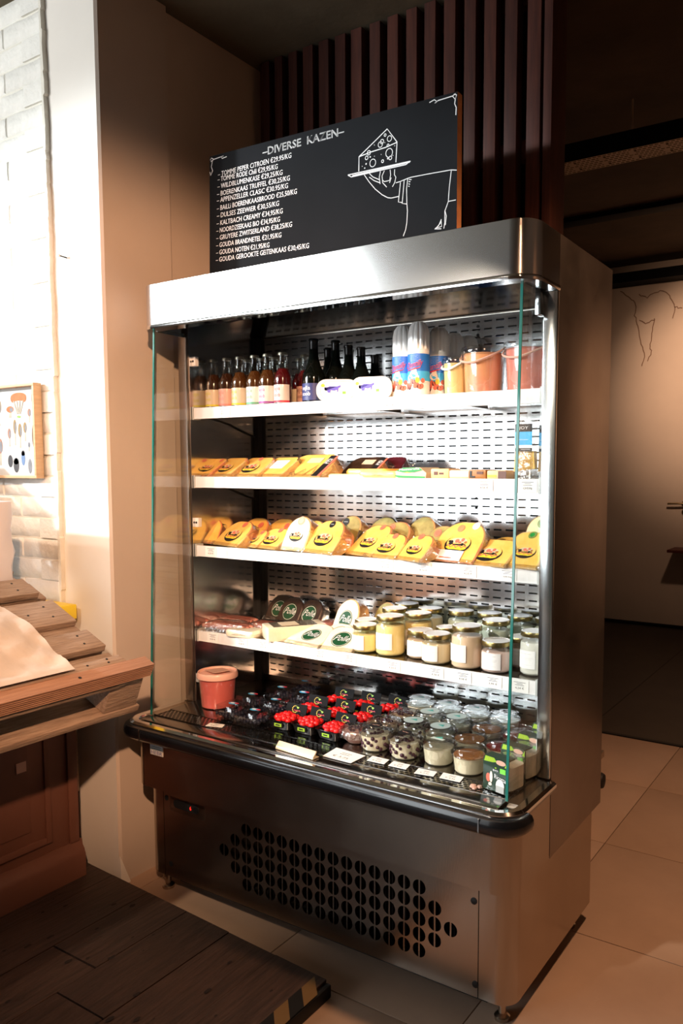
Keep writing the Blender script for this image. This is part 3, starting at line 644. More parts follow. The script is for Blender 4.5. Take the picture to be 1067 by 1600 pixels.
    for x, z, r in CC:
        if r < .003: m.disc(x, z, r, r, 'chalk', 10, .0004, M=Mb)
        else: m.ribbon([(x+r*math.cos(a), z+r*1.05*math.sin(a)) for a in [2*PI*i/14 for i in range(15)]], .0022, 'chalk', .0004, M=Mb)
    o = m.build('chalk_drawing', t, 0); o['label'] = 'chalk drawing of a hand holding a cheese wedge on a platter'
    S2 = [[(0.944, 2.443), (0.96, 2.447), (0.969, 2.440), (0.96, 2.437), (0.973, 2.442), (1.018, 2.443), (1.028, 2.447)], [(1.018, 2.443), (1.027, 2.432), (1.031, 2.443), (1.022, 2.447)], [(1.027, 2.432), (1.025, 2.421), (1.030, 2.41), (1.029, 2.39)], [(0.16, 2.455), (0.139, 2.453), (0.134, 2.459), (0.146, 2.46), (0.1, 2.458), (0.086, 2.453)], [(0.1, 2.458), (0.089, 2.465), (0.084, 2.458)], [(0.094, 2.455), (0.088, 2.436), (0.094, 2.422), (0.084, 2.408), (0.081, 2.42)]]
    m = MB()
    for k, s in enumerate(S2): m.ribbon(s, .0028, 'chalk', k*.00001, M=Mb)
    m.build('chalk_flourish', t, 0)
chalkboard()

# ================================================================== LEFT SIDE: PLATFORM, CABINET, PALLET TABLE, PICTURE
def platform():
    t = thing('floor_platform', 'low dark worn plank platform with striped tape on its right edge', 'platform', (0, -.15, 0))
    x = .870; w = .19; k = 0
    while x > -2.2:
        a = x-w+.0025; yb = 0
        ya, yb = min(.066, -.005+.055*(.87-a)), min(.066, -.005+.055*(.87-x))
        cut = R.uniform(-1.5, -.3)
        m = MB(); m.prism([(a, cut+.002), (x, cut+.002), (x, yb), (a, ya)], 'z', 0, .040+R.uniform(0, .002), 'platform_wood'); m.build('plank', t)
        m = MB(); m.box(a, x, -2.9, cut-.002, .0, .040+R.uniform(0, .002), 'platform_wood', .0025); m.build('plank', t)
        x -= w; k += 1
    m = MB(); m.box(.872, .890, -2.9, -.008, .0, .038, 'black', .006); m.build('edge_strip', t)
    for i in range(24):
        y = -.012-i*.11
        m = MB(); m.add([(.835, y, .0428), (.8885, y-.055, .0428), (.8885, y-.11, .0428), (.835, y-.055, .0428)], [(0, 3, 2, 1)], 'tape_yellow'); m.add([(.835, y-.055, .0428), (.8885, y-.11, .0428), (.8885, y-.165, .0428), (.835, y-.11, .0428)], [(0, 3, 2, 1)], 'black'); m.build('tape_stripe', t, 0)
    m = MB(); 
    for i in range(60):
        x, y = R.uniform(-.2, .82), R.uniform(-1.2, -.02); r = R.uniform(.002, .007)
        m.add([(x+r*R.uniform(.6, 1.3)*math.cos(a), y+1.8*r*math.sin(a), .0428) for a in [PI/5*j for j in range(10)]], [tuple(range(10))], 'knot')
    o = m.build('knots', t, 0); o['kind'] = 'stuff'
platform()

def cabinet():
    t = thing('base_cabinet', 'reddish-brown panelled wooden cabinet beneath the pallet table', 'cabinet', (-.18, -.16, 0))
    m = MB(); m.box(-.9, 0, -2.4, .0, .12, .66, 'cabinet_paint', .004); m.build('body', t)
    m = MB(); m.prism([(-.9, 0), (.022, 0), (.022, .118), (.016, .135), (.008, .145), (.004, .165), (-.9, .165)], 'y', -2.42, .012, 'cabinet_paint'); m.build('plinth', t)
    for y0, y1 in ((-.50, -.12), (-1.05, -.66), (-1.6, -1.21)):
        m = MB(); m.box(0, .004, y0-.02, y1+.02, .20, .62, 'cabinet_paint', .002); m.box(0, .012, y0-.02, y0, .20, .62, 'cabinet_paint', .003); m.box(0, .012, y1, y1+.02, .20, .62, 'cabinet_paint', .003); m.box(0, .012, y0, y1, .20, .222, 'cabinet_paint', .003); m.box(0, .012, y0, y1, .598, .62, 'cabinet_paint', .003)
        m.box(0, .009, y0+.05, y1-.05, .26, .56, 'cabinet_paint', .004); m.build('panel', t)
    m = MB(); m.box(0, .010, -.035, .0, .165, .66, 'cabinet_paint', .003); m.build('stile', t)
    m = MB(); m.box(.0122, .0128, -.215, -.182, .465, .498, 'lab_pink'); o = m.build('sticker', t); o['label'] = 'small square paper sticker'
cabinet()

ANG = math.radians(23.3)
def pallet_table():
    t = thing('pallet_table', 'sloping display table of weathered pallet planks beside the pillar', 'table', (.27, -.2, .836))
    t.rotation_euler = (0, ANG, 0)          # local -x runs up the slope, +z is square to the boards
    # planks: right-hand edges measured down the slope, width, thickness
    PL = [(-.046, .036), (-.138, .096), (-.290, .133), (-.474, .097), (-.619, .122), (-.800, .12), (-.965, .12), (-1.13, .12)]
    for i, (x1, w) in enumerate(PL):
        m = MB(); y1 = [-.063, -.068, -.065, -.076, -.076, -.07, -.07, -.07][i]; m.box(x1-w, x1, -1.5, y1, -.021, .0+R.uniform(-.001, .001), 'pallet_wood', .003); o = m.build('plank', t)
        if i < 6:
            for xx, yy in ((x1-w*.3, y1-.055), (x1-w*.75, y1-.05)): 
                n = MB(); n.cyl((xx, yy, -.001), .0035, .0025, 'black', 8); n.build('nail', o)
        if i in (2, 3, 0): n = MB(); n.cyl((x1-w*.5, y1-.12, -.001), .0035, .0025, 'black', 8); n.build('nail', o)
    # thick ribbed deck board along the low edge, and the pallet frame under it
    for k, (xa, xb) in enumerate(((-.13, -.012), (-.30, -.15), (-.46, -.32), (-.63, -.48), (-.80, -.65))):
        m = MB(); m.box(xa, xb, -1.5, -.060-.004*k, -.040, -.0215, 'pallet_wood', .003); m.build('under_plank', t)
    m = MB(); z0, z1 = -.040, .0; P = [(-.046, z1), (.0, z1)]
    for k in range(6): zz = z1-.004-k*.0062; P += [(.0, zz), (-.0035, zz-.0012), (-.0035, zz-.0028), (0, zz-.0042)]
    P += [(0, z0), (-.046, z0)]
    m.prism([(a, b) for a, b in P], 'y', -1.5, .002, 'beam_wood'); o = m.build('edge_board', t); o['label'] = 'thick brown ribbed board along the low edge'
    n = MB(); n.cyl((-.022, -.235, z1-.001), .005, .0015, 'black', 10); n.build('nail', o)
    m = MB(); m.box(-1.25, -.006, -.16, -.085, -.056, -.041, 'pallet_wood', .003); m.build('cross_board', t)
    m = MB(); m.box(-.105, -.006, -1.5, -.102, -.060, -.041, 'pallet_wood', .003); m.build('lower_board', t)
    for y in (-.125, -.70, -1.4):
        for x in (-.115, -.62, -1.2):
            m = MB(); m.box(x, x+.10, y, y+.115, -.150, -.053, 'pallet_wood', .004); m.build('block', t)
    for x in (-.12, -.625, -1.205):
        m = MB(); m.box(x, x+.11, -1.5, .0, -.172, -.151, 'pallet_wood', .003); m.build('bottom_board', t)
    for y in (-.12, -1.35):
        m = MB(); m.box(-1.0, -.93, y, y+.07, -.55, -.172, 'pallet_wood', .003); m.build('leg', t)
    m = MB(); m.box(-.62, -.30, -1.4, -.05, -.28, -.172, 'pallet_wood', .003); m.build('support', t)
    # crumpled paper laid over the planks
    m = MB(); nx, ny = 90, 80; vs = []; fs = []
    rr = random.Random(3)
    for j in range(ny+1):
        for i in range(nx+1):
            u = i/nx; v = j/ny; y = -1.5+v*1.268; x = -1.20+u*1.153
            edge = 0
            if v > .96: x0 = x
            z = .009+.009*math.sin(7*u+9*v*1.3)+.006*math.sin(23*u+14*v+2*math.sin(9*v))+.007*abs(math.sin(31*v-17*u+3*math.sin(9*u)))+.005*abs(math.sin(13*v+37*u+2*math.sin(19*v)))+rr.uniform(0, .0022)
            y += (.006*math.sin(3.1*u*PI)*v+.003*math.sin(17*u)*v)
            if u > .97: z = .012
            vs.append((x, y, max(z, .002)+.002))
    for j in range(ny):
        for i in range(nx): a = j*(nx+1)+i; fs.append((a, a+1, a+nx+2, a+nx+1))
    pm = MB(); Mt = Matrix.Translation((.27, -.2, .836)) @ Matrix.Rotation(ANG, 4, 'Y'); vs2 = [tuple(Mt @ Vector(v)) for v in vs]
    pm.add(vs2, fs, 'kraft_paper'); o = pm.build('wrapping_paper', None, 60); tag(o, 'crumpled cream wrapping paper spread over the pallet planks', 'paper')
pallet_table()

def wall_things():
    # framed mushroom print
    t = thing('framed_print', 'oak-framed mushroom chart hanging on the white brick wall', 'picture', (-.383, -.1, 1.38))
    X0 = -.55; h = .325
    m = MB(); m.box(X0+.008, -.008, -.004, .0, .008, h-.008, 'print_paper'); m.build('print', t)
    for a in ((X0, 0, 0, .010), (X0, 0, h-.010, h)): m = MB(); m.box(a[0], a[1], -.030, .0, a[2], a[3], 'oak_frame', .001); m.build('frame_bar', t)
    for xa in (X0, -.010): m = MB(); m.box(xa, xa+.010, -.030, .0, .010, h-.010, 'oak_frame', .001); m.build('frame_bar', t)
    def mush(m, x, z, w, hh, cap, st, kind=0):
        Mp = T(0, -.0042, 0)
        if kind == 1:
            for k in range(9): a = k/8*2.4-1.2; m.disc(x+math.sin(a)*w*.42, z+hh*.72+math.cos(a)*hh*.10, w*.17, hh*.17, cap, 12, .0001*k, M=Mp)
            for k in range(4): m.ribbon([(x+(k-1.5)*w*.22, z+hh*.65), (x+(k-1.5)*w*.06, z+.01)], w*.07, 'p_stem', .0012, M=Mp)
            m.disc(x, z, w*.13, hh*.05, 'lime', 10, .0014, M=Mp)
        else:
            m.ribbon([(x, z), (x+w*.05, z+hh*.6)], w*.36, st, 0, M=Mp); m.disc(x, z+hh*.72, w*.5, hh*.30, cap, 16, .0003, M=Mp); m.disc(x+w*.18, z+hh*.68, w*.22, hh*.22, 'p_gray' if cap != 'p_stem' else 'p_stem', 12, .0005, M=Mp); m.disc(x, z, w*.24, hh*.06, st, 8, .0004, M=Mp)
    m = MB()
    mush(m, -.128, .215, .085, .085, 'p_orange', 'p_stem', 1); mush(m, -.040, .222, .026, .075, 'p_gray', 'p_stem'); mush(m, -.067, .195, .020, .045, 'p_pink', 'p_stem')
    mush(m, -.180, .215, .045, .038, 'p_orange', 'p_stem'); mush(m, -.155, .120, .018, .085, 'p_ochre', 'p_stem'); mush(m, -.125, .110, .022, .080, 'p_ochre', 'p_stem'); mush(m, -.095, .132, .020, .062, 'p_ochre', 'p_stem')
    mush(m, -.035, .028, .045, .165, 'p_tan', 'p_stem'); mush(m, -.075, .095, .014, .030, 'p_gray', 'p_stem'); mush(m, -.190, .115, .02, .06, 'p_pink', 'p_stem')
    for x, z, a, b, c in ((-.155, .045, .017, .026, 'p_dark'), (-.155, .060, .017, .012, 'p_gray'), (-.112, .070, .012, .026, 'p_blue'), (-.112, .088, .012, .010, 'p_gray'), (-.073, .042, .012, .026, 'p_gray'), (-.19, .06, .015, .022, 'p_dark')): m.disc(x, z, a, b, c, 16, .0044)
    for r in range(2):
        for c in range(5): mush(m, -.25-c*.058, .05+r*.14, .034, .09, ['p_pink', 'p_ochre', 'p_orange', 'p_gray', 'p_tan'][(c+r) % 5], 'p_stem')
    m.build('mushroom_drawings', t, 0)
    # nail in the pillar
    m = MB(); m.rod((-.250, -.078, 2.108), (-.258, -.10, 2.112), .0022, 'black', 6); m.rod((-.258, -.10, 2.112), (-.258, -.104, 2.112), .005, 'tray_metal', 8); o = m.build('nail', None); tag(o, 'bent nail sticking out of the white pillar', 'nail')
    # yellow box edge behind the planks
    m = MB(); m.box(-.62, -.232, -.19, -.098, .905, .955, 'logo_yellow', .004); m.box(-.60, -.245, -.18, -.11, .955, .956, 'yell'); o = m.build('yellow_box'); tag(o, 'yellow box wedged between the planks and brick wall', 'box')
    m = MB(); m.box(-.60, -.24, -.140, -.105, .30, .905, 'pallet_wood', .004); o = m.build('upright_board'); tag(o, 'upright board holding the yellow box behind the table', 'board')
    # translucent bag with white paper
    t = thing('plastic_bag', 'translucent white bag standing at the left edge on the planks', 'bag', (-.40, -.33, 1.075))
    m = MB(); vs = []; n = 16; lev = 7
    for j in range(lev+1):
        z = j/lev*.235
        for i in range(n):
            a = 2*PI*i/n; rx = (.125+.035*j/lev)*(abs(math.cos(a))**.5)*(1 if math.cos(a) > 0 else -1); ry = (.06+.01*math.sin(j*2+i))*(abs(math.sin(a))**.6)*(1 if math.sin(a) > 0 else -1)
            vs.append((rx+R.uniform(-.003, .003), ry*(1-.45*(j/lev)**2), z-.43*rx*(1-j/lev)))
    m.add(vs, [(j*n+i, j*n+(i+1) % n, (j+1)*n+(i+1) % n, (j+1)*n+i) for j in range(lev) for i in range(n)]+[tuple(range(n))[::-1]], 'plastic_tub'); m.build('bag_body', t)
    m = MB(); m.box(-.12, .115, -.066, -.060, .02, .20, 'paper_white', .002); m.build('paper_insert', t)
wall_things()

# ================================================================== TOP SHELF
Z1, Z2, Z3, Z4 = [z-.003 for z in SH]
def juice_bottle(x, y, label, liq, lab, txt, cap='cap_metal', s=1.0, visible_text=True):
    t = thing('juice_bottle', label, 'bottle', (x, y, Z1), 0, 'small juice bottles on the top shelf')
    m = MB(); H = .178*s
    body = [(.0, 0), (.024, 0), (.0285, .004), (.0290, .010), (.0290, .088), (.0275, .098), (.0215, .112), (.0165, .124), (.0145, .136), (.0135, .158), (.0150, .161), (.0150, .166), (.0128, .172)]
    m.lathe([(r, z*s) for r, z in body], 'bottle_glass', 24); m.build('glass_body', t)
    m = MB(); m.lathe([(.0, .004), (.0262, .004), (.0270, .010), (.0270, .088*s), (.0255, .098*s), (.0200, .111*s), (.0155, .121*s), (.0, .1215*s)], liq, 24); m.build('drink', t)
    m = MB(); m.lathe([(.0292, .010*s), (.0294, .011*s), (.0294, .067*s), (.0292, .068*s)], lab, 28, a0=-PI*.98, a1=-PI*.02); m.lathe([(.0296, .011*s), (.0296, .017*s)], txt, 28, a0=-PI*.98, a1=-PI*.02)
    if visible_text:
        text(m, 'selia', -.002, .050*s, .026, .0125, txt, center=True, wrap=.0295, off=.0003); text(m, '&', -.002, .0445*s, .005, .0055, txt, center=True, wrap=.0295, off=.0003); text(m, 'soob', -.002, .029*s, .026, .0125, txt, center=True, wrap=.0295, off=.0003)
    m.build('paper_label', t)
    m = MB(); vs = []; k = 21
    m.lathe([(.0160, .166*s), (.0158, .168*s), (.0142, .1735*s), (.0, .175*s)], cap, 21); m.build('crown_cap', t)
B = [(-.003, .262, 'amber juice bottle behind the left glass edge, first of the row', 'liq_amber', 'tan_pack', 'logo_yellow'),
     (.072, .258, 'juice bottle with cream label and yellow lettering, second from left', 'liq_brown', 'lab_cream', 't_yellow'),
     (.135, .258, 'juice bottle with salmon pink label and pink lettering', 'liq_brown', 'lab_pink', 't_pink'),
     (.195, .258, 'juice bottle with bright yellow band between the pink-labelled and green-banded ones', 'liq_amber', 'lab_cream', 't_yellow'),
     (.264, .258, 'juice bottle with green band and green lettering', 'liq_amber', 'lab_white', 't_green'),
     (.322, .256, 'amber juice bottle with purple lettering on white label', 'liq_amber', 'lab_white', 't_purple'),
     (.389, .255, 'red juice bottle with crimson lettering on white label', 'liq_red', 'lab_white', 't_red'),
     (.418, .335, 'dark red juice bottle with tan label, right of the crimson-lettered one', 'liq_red', 'lab_pink', 't_brown')]
B[0] = (.016+.0, .262)+B[0][2:]
for x, y, l, q, lb, tx in B: juice_bottle(x+(.065 if x < .05 else 0)*0, y, l, q, lb, tx)
for x, y, l, q in ((.294, .325, 'amber juice bottle half hidden between purple- and crimson-lettered bottles', 'liq_amber'), (.237, .325, 'rear juice bottle peeking out between green- and purple-lettered bottles', 'liq_brown'), (.168, .325, 'rear juice bottle peeking out between two yellow-lettered bottles', 'liq_brown'),
                   (.345, .395, 'rearmost juice bottle seen between the crimson-lettered and tan-labelled bottles', 'liq_red'), (.400, .405, 'rearmost dark red juice bottle beside the black wine bottles', 'liq_red')):
    juice_bottle(x, y, l, q, 'lab_cream', 't_yellow', visible_text=False)
def wine(x, y, h, label, lab=False, capk='black_rubber', r=.037):
    t = thing('dark_bottle', label, 'bottle', (x, y, Z1), 0, 'tall dark bottles on the top shelf')
    m = MB(); m.lathe([(0, 0), (r-.003, 0), (r, .004), (r, h*.40), (r*.93, h*.48), (r*.62, h*.60), (r*.42, h*.72), (r*.38, h*.90)], 'wine_glass', 24); m.build('glass_body', t)
    m = MB(); m.lathe([(r*.39, h*.80), (r*.40, h*.955), (r*.46, h*.96), (r*.46, h*.985), (r*.40, h), (0, h)], capk, 20); m.build('capsule', t)
    if lab:
        m = MB(); m.lathe([(r+.0006, .014), (r+.0006, .068)], 'lab_navy', 26, a0=-PI*.97, a1=-PI*.03)
        for st, z in (('selia', .047), ('soob', .029)): text(m, st, -.004, z, .034, .013, 't_white', center=True, wrap=r+.0006, off=.0004)
        text(m, '&', -.004, .043, .005, .004, 't_white', center=True, wrap=r+.0006, off=.0004)
        for k in range(3): text(m, '– – –', -.004, .018+k*.003, .02, .0015, 't_white', center=True, wrap=r+.0006, off=.0004)
        m.build('paper_label', t)
wine(.496, .283, .212, 'tall black bottle with navy blue label and white lettering', True)
for x, y, h, l in ((.492, .365, .194, 'black bottle directly behind the navy-labelled one'), (.545, .335, .210, 'tallest black bottle of the rear cluster, above the left butter tub'), (.536, .425, .193, 'short-necked black bottle deep in the middle of the rear cluster'),
                   (.597, .335, .190, 'black bottle standing behind the gap between the butter tubs'), (.640, .345, .182, 'black bottle right of the rear cluster, behind the right butter tub'), (.634, .432, .168, 'dark green bottle rearmost and rightmost of the dark bottles')):
    wine(x, y, h, l, False, r=.034)
def butter_tub(x, y, label, rz):
    t = thing('butter_tub', label, 'tub', (x, y, Z1), rz, 'butter tubs lying on their sides')
    m = MB(); A = rounded(-.066, .066, .003, .071, .031, 7); Bk = rounded(-.055, .055, .010, .064, .024, 7); n = len(A); vs = [(a, -.034, b) for a, b in A]+[(a, -.026, b) for a, b in A]+[(a*.95, -.024, .037+(b-.037)*.95) for a, b in A]+[(a, .05, b) for a, b in Bk]
    fs = [(j*n+i, (j+1)*n+i, (j+1)*n+(i+1) % n, j*n+(i+1) % n) for j in (2,) for i in range(n)]+[tuple(range(3*n, 4*n))]
    m.add(vs, fs, 'tub_yellow'); m.build('tub', t)
    m = MB(); m.add(vs, [(j*n+i, (j+1)*n+i, (j+1)*n+(i+1) % n, j*n+(i+1) % n) for j in (0, 1) for i in range(n)]+[tuple(range(n))[::-1]], 'tub_white')
    m.ribbon([(a*.80, .037+(b-.037)*.82) for a, b in A]+[(A[0][0]*.80, .037+(A[0][1]-.037)*.82)], .0007, 'gray_ink', .0003, M=T(0, -.034, 0)); m.build('lid', t)
    m = MB(); Mc = T(0, -.0345, 0)
    # cow in blue-violet, green square mark, small line of print
    m.prism([(-.030, .030), (-.034, .043), (-.040, .046), (-.040, .038), (-.034, .036), (-.031, .046), (-.024, .050), (-.002, .049), (.010, .053), (.010, .047), (.004, .044), (.002, .032), (-.001, .032), (-.001, .039), (-.010, .036), (-.020, .038), (-.022, .030)], 'y', -.0004, 0, 'cow_purple', M=Mc)
    for a in (-.022, -.012, .0): m.ribbon([(a, .036), (a-.002, .022)], .0008, 'gray2', .0002, M=Mc)
    m.box(.016, .026, -.0005, 0, .026, .034, 'lime', M=Mc); m.ribbon([(-.032, .021), (-.005, .021)], .0008, 'gray2', .0003, M=Mc); m.ribbon([(.018, .021), (.030, .021)], .0008, 'gray2', .0003, M=Mc)
    m.disc(-.045, .052, .006, .005, 'yell', 12, .0002, M=Mc); m.build('print', t)
butter_tub(.612, .262, 'butter tub on its side with violet cow print, left one beside the navy-labelled bottle', .50)
butter_tub(.750, .262, 'butter tub on its side with violet cow print, right one beside the cream cans', .22)
def can(x, y, h, label, r=.0325):
    t = thing('cream_can', label, 'spray can', (x, y, Z1), R.uniform(-.1, .1), 'whipped cream cans on the top shelf')
    m = MB(); m.lathe([(0, 0), (r-.003, 0), (r, .003), (r, .128), (r-.002, .131)], 'lid_white', 28); m.build('can_body', t)
    m = MB(); n = 28; R0 = r+.0004
    m.lathe([(R0, .050), (R0, .128)], 'blue', n); m.lathe([(R0+.0001, .050), (R0+.0001, .078)], 'skyblue', n); m.lathe([(R0, .006), (R0, .050)], 'lid_white', n)
    def patch(u, z, rx, rz, k, off):
        P = []
        for i in range(16):
            a = 2*PI*i/16; an = -PI/2+(u+rx*math.cos(a))/r; P.append(((R0+off)*math.cos(an), (R0+off)*math.sin(an), z+rz*math.sin(a)))
        m.add(P, [tuple(range(16))], k)
    for u, z, rx, rz in ((-.002, .058, .020, .012), (.0, .068, .013, .011), (.002, .078, .008, .009)): patch(u, z, rx, rz, 'cream_white', .0006+z*.006)
    rr = random.Random(4)
    for i in range(16): patch(-.028+i*.0037, .040+rr.uniform(-.010, .012), .006, .007, 'stick_red' if i % 4 else 'berry_dark', .0012+i*.00004)
    patch(.012, .052, .006, .008, 'yell', .0022)
    text(m, 'Chantilly', -.001, .086, .052, .017, 't_white', shear=.3, slope=.12, center=False, wrap=R0, off=.0014) if 0 else None
    text(m, 'Chantilly', -.028, .083, .054, .019, 't_white', shear=.25, slope=.22, wrap=R0, off=.0012)
    text(m, 'Chantilly', -.0272, .0835, .053, .0175, 't_red', shear=.25, slope=.22, wrap=R0, off=.0019)
    P = []
    for i in range(9): P.append((-.024+i*.0055, .079+i*.0011))
    vs = []
    for i, (u, z) in enumerate(P): an = -PI/2+u/r; w = .0022*math.sin(PI*(i+.3)/9.3); vs += [((R0+.0016)*math.cos(an), (R0+.0016)*math.sin(an), z-w), ((R0+.0016)*math.cos(an), (R0+.0016)*math.sin(an), z+w)]
    m.add(vs, [(2*i, 2*i+2, 2*i+3, 2*i+1) for i in range(8)], 't_red')
    for k in range(5): text(m, '–––– –– –––', -.014, .106+k*.0040, .028-.003*(k % 2), .0034, 't_white', wrap=R0, off=.0006)
    m.build('printed_sleeve', t)
    m = MB(); n = 36; prof = [(r-.001, .131), (r-.001, .140), (r*.98, .142), (r*.98, .182), (r*.85, .200), (r*.55, .212), (r*.2, .2145)]; vs = []; fs = []; zt = (h-.131)/(.2145-.131)
    for q, (a, b) in enumerate(prof):
        for i in range(n):
            fl = 1-(.09 if (i % 3 == 0 and q >= 2) else 0)
            an = 2*PI*i/n; vs.append((a*fl*math.cos(an), a*fl*math.sin(an), .131+(b-.131)*zt))
    for q in range(len(prof)-1):
        for i in range(n): fs.append((q*n+i, q*n+(i+1) % n, (q+1)*n+(i+1) % n, (q+1)*n+i))
    fs.append(tuple((len(prof)-1)*n+i for i in range(n))); m.add(vs, fs, 'lid_white'); m.build('fluted_cap', t, 25)
can(.904, .262, .2235, 'whipped cream can with blue sleeve, tallest and front-most of the cans'); can(.836, .285, .2225, 'whipped cream can with blue sleeve, leftmost, beside the butter tub')
can(.930, .335, .2165, 'whipped cream can just right of and behind the front-most can'); can(.933, .425, .212, 'whipped cream can in the third row, mostly its white cap showing'); can(.955, .478, .210, 'whipped cream can rearmost and rightmost, touching the yellow pail')
def pail(x, y, z, r, h, label, cont, group, lid='clear_plastic', two=None, handle=True, shell='clear_plastic'):
    t = thing('food_pail', label, 'pail', (x, y, z), 0, group)
    rb = r*.86; m = MB(); m.lathe([(0, .001), (rb-.001, .001), (rb+.001, .004), (r*.985, h-.018)], shell, 32); m.build('pail_wall', t)
    m = MB(); m.lathe([(0, .003), (rb-.002, .003), (r*.96-.002, h*.86), (0, h*.865)], cont, 32); o = m.build('contents', t)
    if two:
        mm = MB(); mm.lathe([(rb-.0012, .006), (rb*1.0+.002, h*.35), (r*.93, h*.62)], two, 20, a0=-2.2, a1=-1.25); mm.build('second_layer', t)
    m = MB(); m.lathe([(r*.99, h-.022), (r*1.05, h-.020), (r*1.06, h-.012), (r*1.03, h-.004), (r*1.0, h), (r*.95, h-.001), (r*.93, h-.006), (0, h-.006)], lid, 36); m.build('lid', t)
    if handle:
        m = MB(); P = []
        for i in range(17): a = PI+PI*i/16; P.append((r*1.07*math.cos(a), r*1.07*math.sin(a), h-.018-.030*(r/.065)*math.sin(PI*i/16)+(.014 if i > 8 else 0)*math.sin(PI*(i-8)/16)))
        m.tube(P, .0032, 'lab_pink' if 'red' in label else 'lid_white', 6); m.build('handle', t)
    return t
pail(1.013, .285, Z1, .036, .112, 'small clear pail of pale yellow sauce beside the cream cans', 'sauce_yellow', 'clear pails on the top shelf')
pail(1.095, .305, Z1, .063, .138, 'clear pail of layered orange and yellow sauce', 'sauce_orange', 'clear pails on the top shelf', two=None)
pail(1.236, .290, Z1, .064, .140, 'clear pail of red-orange sauce at the right end of the top shelf', 'sauce_red', 'clear pails on the top shelf')

